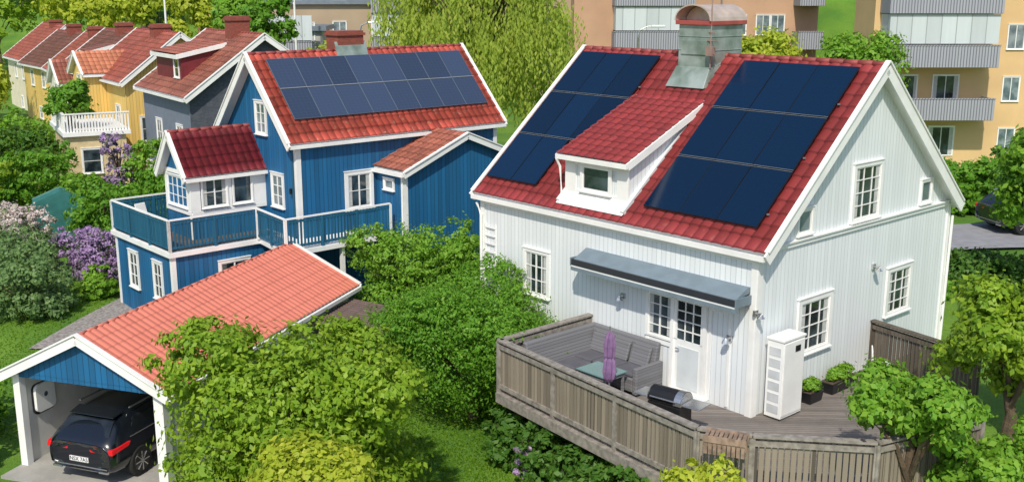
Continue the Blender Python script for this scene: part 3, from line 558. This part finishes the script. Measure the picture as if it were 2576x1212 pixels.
# =============== ROW HOUSES
RR=.6
def rowhouse(lab,x,y,h,ln,ze,zr,wall,roofm,gable=None,zb=.2,rot=RR,ch=.5):
    o=thing("house",lab,"house",x,y,0,rot,None)
    m=M();m.add([(-h,0,zb),(h,0,zb),(h,ln,zb),(-h,ln,zb),(-h,0,ze),(h,0,ze),(h,ln,ze),(-h,ln,ze),(0,0,zr),(0,ln,zr)],[(3,7,9,6,2),(0,4,7,3),(1,2,6,5)],0);m.add([(-h,0,zb),(h,0,zb),(h,0,ze),(0,0,zr),(-h,0,ze)],[(0,1,2,3,4)],1)
    m.obj("wall",[wall,gable or wall],o)
    gable_roof(o,lambda a,b,z:(a-h,b,z),h,0,ln,ze,zr,.25,.3,roofm,trim=.24,pu=.35)
    window(o,TX(-h),1.2,1.9,3.6,4.7,2,2);window(o,TX(-h),4.2,4.9,3.6,4.7,2,2);window(o,TX(-h),2.6,3.3,1.2,2.0,2,2)
    window(o,TY(0),-1.2,-.4,ze-.6,ze+.6,2,2);window(o,TY(0),.5,1.3,3.,4.2,2,2);window(o,TY(0),-2.2,-1.4,3.,4.2,2,2)
    m=M();m.box(-.5,.4,ln*.35,ln*.35+.8,zr-.6,zr+ch);m.box(-.57,.47,ln*.35-.06,ln*.35+.86,zr+ch-.2,zr+ch-.1);m.obj("chimney",BRICK,o)
    return o
def dormer_on(o,h,ze,zr,y0,y1,x0,top,wall,roofm):
    mm=(zr-ze)/h;d=empty("dormer",o)
    zf=ze+mm*(x0+h);x1=min(x0+(top-zf)/mm*1.25,-.1);zt=ze+mm*(x1+h)+.15
    m=M()
    for y in(y0,y1): m.poly([(x0,y,zf),(x0,y,top),(x1,y,zt)])
    m.poly([(x0,y0,zf),(x0,y1,zf),(x0,y1,top),(x0,y0,top)]);m.obj("wall",wall,d)
    m=M();m.beam((x0-.2,y0-.1,top-.02),(x1,y0-.1,zt),.08,.2);m.beam((x0-.2,y1+.1,top-.02),(x1,y1+.1,zt),.08,.2);m.box(x0-.25,x0-.15,y0-.15,y1+.15,top-.12,top+.05);m.obj("trim_board",WHITE,d)
    pr=Vector((x1,y0-.1,zt+.08));pe=Vector((x0-.22,y0-.1,top+.06));tiles(d,pr,(0,1,0),pe-pr,y1-y0+.2,(pe-pr).length,roofm)
    window(d,TX(x0),y0+.3,y0+.9,zf+.25,top-.15,1,2,trim=.07)
def bayw(o,h,ze,y0,y1,wall,roofm,out=1.2,zr=None):
    b=empty("bay",o);x0=-h-out;c=(y0+y1)/2;zr=zr or ze+1.1
    m=M();m.poly([(x0,y0,.3),(x0,y1,.3),(x0,y1,ze),(x0,c,zr),(x0,y0,ze)]);m.poly([(x0,y0,.3),(-h,y0,.3),(-h,y0,ze),(x0,y0,ze)]);m.poly([(x0,y1,.3),(-h,y1,.3),(-h,y1,ze),(x0,y1,ze)]);m.obj("wall",wall,b)
    gable_roof(b,lambda a,bb,z:(x0+bb,y0+a,z),(y1-y0)/2,0,out+1.6,ze-.05,zr-.05,.15,.2,roofm,trim=.2,cap=False)
    window(b,TX(x0),c-.35,c+.35,ze-1.2,ze-.2,2,2);window(b,TX(x0),c-.35,c+.35,ze-3.4,ze-2.4,2,2)
o=rowhouse("blue grey house with shingled gable and brown roof",-11,47.9,3.4,6.9,6.15,8.55,GREYW,ROOFO,SLATE,ch=.85);dormer_on(o,3.4,6.15,8.55,2.4,6.0,-2.9,7.7,DRED,ROOFO)
m=M();m.box(-3.5,-3.4,.2,6.9,.2,2.6);m.obj("plinth",WHITE,o)
o=rowhouse("yellow board house with white trim and red roof",-17.2,56.2,2.9,7.2,6.1,8.3,YEL,ROOFP);bayw(o,2.9,6.3,3.6,6.6,YEL,ROOFL,1.0,7.3)
o=rowhouse("off white house with dormer and brown roof",-21.9,64,2.9,7.2,5.9,8.05,LWHITE,ROOFD,ch=.6);bayw(o,2.9,5.2,3.2,6.0,LWHITE,ROOFO,1.0,6.4);dormer_on(o,2.9,5.9,8.05,1.2,3.0,-2.5,7.0,LWHITE,ROOFD)
rowhouse("cream house with brown tiled roof",-26.6,71,2.8,6.8,5.4,7.6,CREAM,ROOFP,ch=.6,rot=.52)
rowhouse("yellow house with brown tiled roof and chimney",-31.2,80,2.9,7.0,5.2,7.4,YEL,ROOFD,ch=.7,rot=.66)
rowhouse("white house with red gable roof",-36.0,88,3.2,8,5.2,7.7,CREAM,ROOFP)
yb=thing("balcony","white balcony with balusters on beige garage","balcony",-19.5,49.9,0,.5)
m=M();m.box(-1.2,1.4,.1,5.2,.2,3.95);m.obj("wall",BEIGE,yb);m=M();m.box(-1.4,1.6,-.1,5.4,3.95,4.15);m.obj("slab",WHITE,yb)
window(yb,TY(.1),-.6,.2,2.2,3.3,1,2,trim=.08)
m=M()
for i in range(22): m.beam((-1.3+.135*i,0,4.15),(-1.3+.135*i,0,4.95),.07,.04)
for i in range(38): m.beam((-1.3,.1+.14*i,4.15),(-1.3,.1+.14*i,4.95),.04,.07)
m.box(-1.36,1.6,-.05,.05,4.95,5.01);m.box(-1.36,-1.24,.05,5.35,4.95,5.01);m.obj("railing",WHITE,yb)
# =============== APARTMENTS
def apt(lab,x,y,rot,w,dp,z0,z1,wall,floors,bals,wins,fh=2.85,zf=.9):
    o=thing("apartment_building",lab,"apartment building",x,y,0,rot)
    m=M();m.box(0,w,0,dp,z0,z1);m.obj("wall",wall,o);m=M();m.box(-.3,w+.3,-.3,dp+.3,z1,z1+.3);m.obj("roof",GREYM,o)
    for f in range(floors):
        zz=zf+fh*f
        for (a0,a1,glz) in bals:
            if f>0:
                b=empty("balcony",o)
                m=M();m.box(a0,a1,-1.6,-.002,zz-.12,zz+.06);m.obj("slab",CONC,b)
                m=M();m.box(a0,a1,-1.66,-1.62,zz-.1,zz+1.05);m.box(a0-.04,a0,-1.62,0,zz-.1,zz+1.05);m.box(a1,a1+.04,-1.62,0,zz-.1,zz+1.05);m.box(a0-.05,a1+.05,-1.69,-1.6,zz+1.05,zz+1.1);m.obj("railing",GRAIL,b)
                if glz and f>=glz:
                    m=M();m.box(a0+.05,a1-.05,-1.5,-1.46,zz+1.15,zz+fh-.15);m.box(a0+.05,a0+.09,-1.46,0,zz+1.15,zz+fh-.15);m.obj("glazing",GPANEL,b)
            c=(a0+a1)/2
            for q0,q1,zl in ((c-1.6,c-.7,.1),(c+.2,c+1.6,.6)):
                if q0<a0 or q1>a1: continue
                window(o,TY(0),q0,q1,zz+zl,zz+2.2,2 if zl>.3 else 1,1,GLASS,trim=.06,sill=False,curtain=1)
        for a in wins: window(o,TY(0),a,a+.9,zz+.8,zz+2.1,2,1,GLASSL,trim=.05)
    for a in ([w*.6] if w>12 else []):
        m=M();m.tube([(a,-.08,zf),(a,-.08,z1-.1)],[.06]*2,6);m.obj("drainpipe",GREYM,o)
    return o
apt("ochre apartment block with grey balconies",19.9,60,.0,22,3.5,0,14,OCH,5,[(.3,6.3,2)],[7.4,9.5,13])
apt("orange brown apartment block with pale glazed balconies",4.2,74,.02,16.6,5,0,17,ORB,6,[(2.6,7.9,2),(14.9,16.5,9)],[9,10.8,12.4,13.4],zf=1.1)
apt("taupe apartment wing beside orange block",1.0,77,.02,3.2,6,0,17,TAUPE,5,[],[.8],zf=1.1)
apt("taupe low block with pale balconies",-17,76,.12,10.5,9,0,9.6,TAUPE,4,[(7.2,10.4,1)],[1.5,4.5],zf=.6)
apt("grey low block with glazed balconies",-16.5,70.5,.05,4.2,4,0,8.0,plain("grey_render2",(.38,.37,.35),.8),3,[(.4,3.8,1)],[],zf=.6)
apt("red apartment block on the hillside",-34,118,0,22,10,2,12.6,PINK,4,[(5,9,0),(14,18,0)],[2,11,12.5],zf=2)
for (x,y,h) in ((-13.1,66,14),(-22.8,72,14)):
    o=thing("flagpole","tall white flagpole standing among the gardens","flagpole",x,y,hgt(x,y),0,"white flagpoles")
    m=M();m.tube([(0,0,0),(0,0,h)],[.09,.05],8);m.obj("pole",WHITE,o);m=M();m.tube([(0,0,h),(0,0,h+.1),(0,0,h+.16)],[.05,.09,.02],8);m.obj("finial",STEEL,o)
for (x,y,h) in ((-9.2,66,7.7),(7.2,62,7.7)):
    o=thing("street_lamp","grey curved street lamp beside the road","street lamp",x,y,hgt(x,y),0,"street lamps")
    m=M();m.tube([(0,0,0),(0,0,h-.6),(.1,0,h-.2),(.5,0,h),(.9,0,h)],[.08,.06,.05,.04,.04],8);m.obj("pole",STEEL,o);m=M();m.box(.7,1.5,-.15,.15,h-.06,h+.08);m.obj("lamp_head",TRIMG,o,bevel=.04)
# =============== GROUND
def sheet(name,x0,x1,y0,y1,st,mt,dz=0):
    xs=np.arange(x0,x1+st*.5,st);ys=np.arange(y0,y1+st*.5,st);V=[(x,y,hgt(x,y)+dz) for y in ys for x in xs];n=len(xs)
    m=M();m.add(V,[(j*n+i,j*n+i+1,(j+1)*n+i+1,(j+1)*n+i) for j in range(len(ys)-1) for i in range(n-1)]);return m.obj(name,mt,smooth=True,kind="structure")
gm,t,p=nodes("lawn");c=mixc(t,ramp(t,noise(t,.35,6),.35,.65),(.07,.18,.012),(.15,.28,.02));c=mixc(t,mth(t,'MULTIPLY',ramp(t,noise(t,14,4),.4,.7),.4),c,(.04,.11,.01))
t.links.new(c,p.inputs["Base Color"]);p.inputs["Roughness"].default_value=.9;bump(t,p,noise(t,30,5),.04)
sheet("ground",-150,150,-15,260,1.25,gm)
pav=brickm("cobbles",(.16,.15,.15),(.24,.23,.23),3)
m=M();m.box(-14.5,-5.2,15,21.3,-.1,.02);m.obj("driveway",pav,kind="structure")
xs=np.linspace(13.5,40,28);m=M();ry=lambda x:38.2+(x-17)*.2
m.add([(x,ry(x)+dy,hgt(x,ry(x)+dy)+.12) for x in xs for dy in(-2.,0,2.)],[(i*3+j,i*3+j+1,i*3+j+4,i*3+j+3) for i in range(27) for j in(0,1)]);m.obj("road",plain("pale_road",(.25,.25,.27),.9,.1),kind="structure")
m=M();xs=np.linspace(0,1,14)
m.add([(-13.4+1.5*t_+dx,29.5+5.5*t_,hgt(-13.4+1.5*t_+dx,29.5+5.5*t_)+.05) for t_ in xs for dx in(-.6,.6)],[(i*2,i*2+1,i*2+3,i*2+2) for i in range(13)]);m.obj("gravel_path",plain("gravel",(.24,.22,.21),.95,.35,12),kind="structure")
# =============== FOLIAGE
def quads(name,V,mt):
    n=len(V);me=bpy.data.meshes.new(name);me.vertices.add(4*n);me.vertices.foreach_set("co",V.ravel());me.loops.add(4*n);me.loops.foreach_set("vertex_index",np.arange(4*n,dtype=np.int32));me.polygons.add(n);me.polygons.foreach_set("loop_start",np.arange(0,4*n,4,dtype=np.int32));me.polygons.foreach_set("loop_total",np.full(n,4,dtype=np.int32));me.materials.append(mt);me.update(calc_edges=True);return me
def leafmesh(name,C,nrm,size,mt,rs,asp=1.7):
    n=len(C);a=rs.normal(size=(n,3));a-=nrm*(a*nrm).sum(1)[:,None];a/=np.linalg.norm(a,axis=1)[:,None]+1e-9;b=np.cross(nrm,a)
    s=size*rs.uniform(.6,1.3,(n,1));V=np.empty((n,4,3));V[:,0]=C-a*s*asp*.5;V[:,1]=C+b*s*.5+a*s*.1;V[:,2]=C+a*s*asp*.5+nrm*s*.15;V[:,3]=C-b*s*.5+a*s*.1
    return quads(name,V,mt)
def crown(lobes,n,size,mt,seed,clump=.16,name="crown",per=45,low=False):
    rs=np.random.RandomState(seed);L=np.array(lobes,float);w=(L[:,3]*L[:,4]+L[:,3]*L[:,5]+L[:,4]*L[:,5]);w/=w.sum();K=max(8,n//per)
    k=rs.choice(len(L),K,p=w);d=rs.normal(size=(K,3));d/=np.linalg.norm(d,axis=1)[:,None]
    if not low: d[:,2]=np.where(d[:,2]<-.5,-d[:,2],d[:,2])
    r=rs.uniform(.6,1.05,(K,1))**.8;cc=L[k,:3]+d*L[k,3:6]*r;cc[:,2]=np.maximum(cc[:,2],.12);rad=L[k,3:6].mean(1)
    wt=rs.uniform(.4,1.6,K);wt/=wt.sum();i=rs.choice(K,n,p=wt);off=rs.normal(size=(n,3))*[1,1,.7];C=cc[i]+off*(rad[i]*clump*rs.uniform(.6,1.3,K)[i])[:,None]
    nn=d[i]*.7+off*.5+rs.normal(size=(n,3))*.55+[0,-.1,.35];nn/=np.linalg.norm(nn,axis=1)[:,None]
    return leafmesh(name,C,nn,size,mt,rs)
def autolobes(rx,ry,rz,zc,seed,k=9,low=False,core=.82,fs=1):
    rs=random.Random(seed);L=[(0,0,zc,rx*core,ry*core,rz*core*1.03)]
    for i in range(k):
        t=2*math.pi*i/k+rs.uniform(-.4,.4);q=rs.uniform(.5,.75) if core>.6 else rs.uniform(.3,.9);e=rs.uniform(-.45,.65) if core>.6 else rs.uniform(-.8,.8)*(1-q*.5);f=rs.uniform(.32,.5)*fs
        L.append((rx*q*math.cos(t*1.0 if core>.6 else t*2.4),ry*q*math.sin(t if core>.6 else t*2.4),zc+rz*e,rx*f,ry*f,rz*f*(1.1 if core>.6 else .8)))
    if low:
        for i in range(6):
            t=2*math.pi*i/6+rs.uniform(-.4,.4);L.append((rx*.5*math.cos(t),ry*.5*math.sin(t),zc*.42,rx*.5,ry*.5,zc*.45))
    return L
def trunk(h,zc,rx,rz,seed,r=.12):
    rs=random.Random(seed);m=M();m.tube([(0,0,-.2),(.05,0,h*.4),(-.04,.06,h*.75),(0,0,zc)],[r*1.3,r,r*.8,r*.45],9)
    for i in range(7):
        t=2*math.pi*i/7+rs.uniform(-.3,.3);z=rs.uniform(.45,.9)*h;q=rx*rs.uniform(.55,.8);m.tube([(0,0,z),(q*.4*math.cos(t),q*.4*math.sin(t),z+(zc-z)*.6),(q*math.cos(t),q*math.sin(t),zc+rz*rs.uniform(-.2,.4))],[r*.5,r*.35,r*.12],6)
    return m
def tree(lab,x,y,rx,ry,rz,zc,n,size,mt,seed,kind="tree",lobes=None,tr=.12,clump=.16,group=None,loose=False,full=False,per=45,core=.82):
    z0=hgt(x,y);low="tree" not in kind
    o=thing(kind,lab,"bush" if low else "tree",x,y,z0,0,group);zr=max(.4,zc-z0)
    lb=autolobes(rx,ry,rz,zr,seed,k=16,core=.4,fs=.75) if loose else autolobes(rx,ry,rz,zr,seed,low=low,core=core);m=trunk(max(.2,zr-rz*.5),zr,rx,rz,seed,tr*(.6 if low else 1));m.obj("trunk",BARK,o)
    me=crown(lb,n,size,mt,seed,clump,low=low or full,per=per);c=bpy.data.objects.new("crown",me);COL.objects.link(c);c.parent=o;return o
tree("large leafy bright green tree beside carport",-4.3,19.4,2.55,2.3,1.75,2.6,60000,.08,LF1,1,clump=.12,kind="large_bush")
tree("yellow green young tree in the garden",-3.4,16.6,1.2,1.0,.85,2.3,11000,.085,LF5,2)
tree("dense round green tree near the deck",-1.0,25.3,2.35,2.1,1.75,2.05,72000,.05,LF2,3,clump=.09,full=True,per=22,core=.92)
tree("clipped green shrub between the two houses",-2.9,30.6,1.9,1.5,1.3,2.75,30000,.065,LFB,4,kind="large_bush",clump=.11,per=25)
tree("bright green bush below the blue terrace",-1.2,30.4,1.1,1.1,1.1,2.5,11000,.07,LFB,5,kind="large_bush",clump=.12,per=25)
tree("leafy garden tree beside the timber deck",7.0,17.4,1.15,1.0,.95,3.4,12000,.08,LFB,6,clump=.3,loose=True)
tree("leafy green tree at the deck corner",10.0,20.2,1.4,1.3,1.8,3.9,20000,.085,LF1,7,clump=.28,loose=True)
tree("small green tree by deck railing",8.5,17.2,1.2,1.1,1.0,2.5,13000,.085,LFB,8,clump=.26,loose=True)
tree("yellow green bush in front of deck rail",3.25,16.3,.7,.6,.6,2.55,6500,.075,LF5,9,kind="shrub",clump=.22)
for i,(x,y,rx,zc) in enumerate(((1.0,21.6,.9,.9),(1.7,20.4,1.0,.9),(2.7,19.1,1.1,.9),(3.8,18.2,1.1,.7),(.1,22.6,.7,.8))):
    tree("dark green shrubs growing under the deck",x,y,rx,rx*.7,.65,zc,8000,.085,LF3,10+i*50,kind="shrub",group="shrubs under the deck")
tree("purple flowering shrub under the deck edge",.35,21.7,.3,.3,.3,.9,1200,.05,LFP,12,kind="shrub")
tree("green tree beside the road",15.1,30,1.2,1.2,1.7,5.1,10000,.12,LFB,13,clump=.22)
tree("dark clipped hedge beside the lawn",14.4,31.8,2.4,1.1,.55,2.15,14000,.09,LF3,14,kind="hedge")
tree("leafy shrub behind the road",18.6,43,1.5,1.3,1.2,2.7,9000,.13,LF2,16,kind="large_bush");tree("dark green shrub behind the road",22,45,2.2,1.6,1.5,2.6,8000,.15,LF3,17,kind="large_bush")
tree("green shrub at the white house corner",12.3,30.5,.7,.7,.6,2.1,4000,.1,LF2,18,kind="shrub")
tree("pale green tree before apartment block",11.6,50,1.8,1.8,1.9,6.8,9000,.13,LF5,19,clump=.25);tree("pale green tree before apartment block",16.9,52,1.9,1.8,1.9,6.5,9000,.13,LFB,20,clump=.25)
for i,(x,y,rx,rz,zc,mt,lab,kd,n,s) in enumerate([
 (-15.1,32.3,1.35,1.0,1.6,LF4,"grey green garden shrub beside lawn","large_bush",14000,.08),(-16.9,34.6,1.6,1.2,1.9,LF4,"grey green garden shrub beside lawn","large_bush",13000,.085),(-13.6,34.0,.6,.5,1.2,LFB,"low green garden bush","shrub",5000,.08),
 (-12.7,22.4,.9,1.1,1.3,LFB,"bright green bush by the carport post","shrub",10000,.08),(-13.4,24.5,1.0,.8,.9,LFB,"green bush beside the carport","shrub",7000,.08),
 (-14.1,35.6,.95,.75,1.95,LFP,"purple flowering lilac bush in garden","lilac_bush",9000,.065),(-15.5,36.8,.8,.6,1.8,LFP,"purple flowering lilac bush in garden","lilac_bush",6000,.065),
 (-18.2,39.0,1.1,.8,2.0,LFW,"pale pink blossoming bush in garden","blossom_bush",8000,.08),(-19.7,40.5,1.0,.8,2.0,LFW,"pale pink blossoming bush in garden","blossom_bush",7000,.08),
 (-15.9,41,1.5,1.1,2.5,LF2,"rounded green garden bush","large_bush",9000,.1),(-17.8,44.0,1.3,.9,2.3,LFB,"bright green garden bush","large_bush",8000,.11),(-14.0,43,1.3,1.1,2.7,LF2,"rounded green garden bush","large_bush",8000,.11),
 (-15.3,45.5,1.4,1.1,3.3,LFB,"bright green garden bush","large_bush",8000,.11),(-16.9,45.5,.8,.8,4.0,LFP,"pale purple flowering climber","blossom_bush",4000,.09),(-20.6,46,1.8,1.2,2.8,LF2,"rounded green garden bush","large_bush",8000,.12),
 (-21.0,51,1.1,1.0,5.4,LF2,"leafy garden tree before yellow house","tree",6000,.12),(-23.2,50,1.7,1.4,3.0,LF3,"dark green garden bush","large_bush",7000,.14),(-25.5,55,1.8,1.3,3.2,LFB,"bright green garden bush","large_bush",7000,.15),
 (-29.8,60,2.0,2.2,4.8,LF5,"sunlit yellow green garden tree","tree",7000,.17),(-34,67,2.4,2.8,5.8,LF5,"sunlit yellow green garden tree","tree",7000,.2),(-22.5,44.5,1.7,1.3,2.8,LF1,"bright green garden bush","large_bush",7000,.12),
 (-21.0,39.5,1.4,1.1,2.2,LFB,"bright green garden bush","large_bush",7000,.11),(-19.2,36,1.4,1.0,1.8,LF2,"rounded green garden bush","large_bush",8000,.1),(-12.4,41,1.2,1.1,2.4,LF2,"rounded green garden bush","large_bush",7000,.1),
 (-40,76,3,3.6,7.0,LF5,"sunlit yellow green garden tree","tree",6000,.24),(-20.5,84,2.4,2.6,8.2,LFB,"bright green tree behind houses","tree",6000,.22),(-25,92,3.2,3.2,8.6,LF5,"sunlit yellow tree behind houses","tree",6000,.25),(-33,102,4.5,3.6,9,LF5,"tall sunlit tree behind houses","tree",6000,.3),
 (-41,106,5,4.0,9.,LF5,"sunlit tree behind houses","tree",7000,.3),(-50,106,5,5,9,LF1,"tall green tree behind houses","tree",7000,.3),(-13.9,62,1.6,1.8,8.4,LF2,"green tree beside blue grey house","tree",6000,.16),(-10.2,62,2.2,1.2,6.4,LF5,"light green tree behind blue house","tree",6000,.16),
 (-12,90,4,3,9,LF5,"sunlit green tree behind houses","tree",6000,.27)]):
    tree(lab,x,y,rx,rx,rz,zc,n,s,mt,30+i,kind=kd)
for i in range(11):
    x=-72+i*6+random.uniform(-2,2);y=random.uniform(124,148)
    tree("tall green tree on the far hillside",x,y,4.5,4.5,4.,hgt(x,y)+3.5,3500,.42,random.choice([LF1,LF5,LFB]),100+i,tr=.3,group="hillside trees")
for PL,ww in ((PLANT,.22),(PLANT2,.45)):
    me=crown([(0,0,.36,ww,.16,.16)],1400,.045,LFB,77);c=bpy.data.objects.new("foliage",me);COL.objects.link(c);c.parent=PL
# willow
rs=np.random.RandomState(5);wx,wy=-1.6,52.5;z0=hgt(wx,wy);o=thing("willow_tree","large yellow green weeping willow behind the houses","tree",wx,wy,z0)
wt_=trunk(7,10,3.5,3,9,.3)
Cs=[];Ns=[]
for k in range(125):
    t=rs.uniform(0,6.283);q=4.3*math.sqrt(rs.uniform(0,1));bx_,by_=q*math.cos(t),q*math.sin(t)*.8;top=rs.uniform(5.0,13.5)-z0;ln_=rs.uniform(1.6,4.8);br_=rs.uniform(.22,.55);endz=2.9+1.3*rs.rand()+(q<2.2)*1.0
    if top>9: wt_.tube([(0,0,6.5),(bx_*.6,by_*.6,top),(bx_,by_,top-.3)],[.1,.06,.03],5)
    for s_ in range(19):
        tx,ty=bx_+rs.normal()*br_,by_+rs.normal()*br_;bot=max(endz+rs.uniform(0,1.),top-ln_*rs.uniform(.5,1.1));nn=int((top-bot)/.13)
        if nn<3: continue
        zz=np.linspace(top+rs.normal()*.15,bot,nn);f=np.linspace(0,1,nn);out=.35*np.sqrt(f)
        xx=tx+out*math.cos(t)+rs.normal(0,.07,nn).cumsum()*.25;yy=ty+out*math.sin(t)+rs.normal(0,.07,nn).cumsum()*.25
        Cs.append(np.stack([xx+rs.normal(0,.08,nn),yy+rs.normal(0,.08,nn),zz],1));v=rs.normal(size=(nn,3))*[1,1,.4];Ns.append(v/np.linalg.norm(v,axis=1)[:,None])
wt_.obj("trunk",BARK,o)
C=np.concatenate(Cs);Nn=np.concatenate(Ns);n=len(C);a=np.cross(Nn,[0,0,1]);a/=np.linalg.norm(a,axis=1)[:,None]+1e-9;V=np.empty((n,4,3));sz=rs.uniform(.7,1.3,(n,1))*.125;tl=rs.normal(size=(n,1))*.05*a
V[:,0]=C+[0,0,.11]+tl;V[:,1]=C+a*sz*.45;V[:,2]=C-[0,0,.13]-tl;V[:,3]=C-a*sz*.45
c=bpy.data.objects.new("crown",quads("crown",V,LFWI));COL.objects.link(c);c.parent=o
# grass
n=80000;X=np.concatenate([rs.uniform(-6,5,n//2),rs.uniform(-20,-11,n//4),rs.uniform(-6,2,n//4)]);Y=np.concatenate([rs.uniform(19,27,n//2),rs.uniform(24,37,n//4),rs.uniform(27,38,n//4)])
Zz=np.array([hgt(a,b) for a,b in zip(X,Y)]);C=np.stack([X,Y,Zz+.02],1);v=rs.normal(size=(n,3))*[1,1,.4];v/=np.linalg.norm(v,axis=1)[:,None]
me=leafmesh("grass",C,v,.042,leafm("grass_blade",(.10,.23,.014),(.18,.31,.02),(.07,.17,.012)),rs,1.4);o=bpy.data.objects.new("grass",me);COL.objects.link(o);o["kind"]="stuff"
cv=thing("garden_cover","teal tarpaulin covered frame in the garden","garden cover",-18.3,42.6,hgt(-18.3,42.6),.4)
m=M();m.prism([(-1,-.6,0),(1,-.6,0),(1,-.6,1.6),(0,-.6,2.0),(-1,-.6,1.6)],(0,1.2,0));m.obj("tarpaulin",plain("teal_tarp",(.03,.15,.14),.5),cv,bevel=.05)
# =============== CAMERA, LIGHT
cd=bpy.data.cameras.new("Camera");co=bpy.data.objects.new("Camera",cd);COL.objects.link(co);co.location=(0,0,10.54);co.rotation_euler=(math.pi/2-.2294,0,0)
cd.sensor_width=36;cd.lens=36*2695/2576;cd.clip_end=1500;S.camera=co
sd=Vector((-.10,-.64,.72)).normalized();az=math.atan2(sd.x,sd.y);el=math.asin(sd.z)
sl_=bpy.data.lights.new("Sun","SUN");sl_.energy=4.2;sl_.angle=math.radians(1.2);sl_.color=(1,.93,.79);so_=bpy.data.objects.new("Sun",sl_);COL.objects.link(so_);so_.rotation_euler=sd.to_track_quat('Z','Y').to_euler()
w=bpy.data.worlds.new("World");S.world=w;w.use_nodes=True;t=w.node_tree;sk=t.nodes.new("ShaderNodeTexSky");sk.sky_type='NISHITA';sk.sun_disc=False;sk.sun_elevation=el;sk.sun_rotation=az
bg=t.nodes["Background"];t.links.new(sk.outputs[0],bg.inputs[0]);bg.inputs[1].default_value=.15
S.view_settings.view_transform='Standard';S.view_settings.look='None';S.view_settings.exposure=0
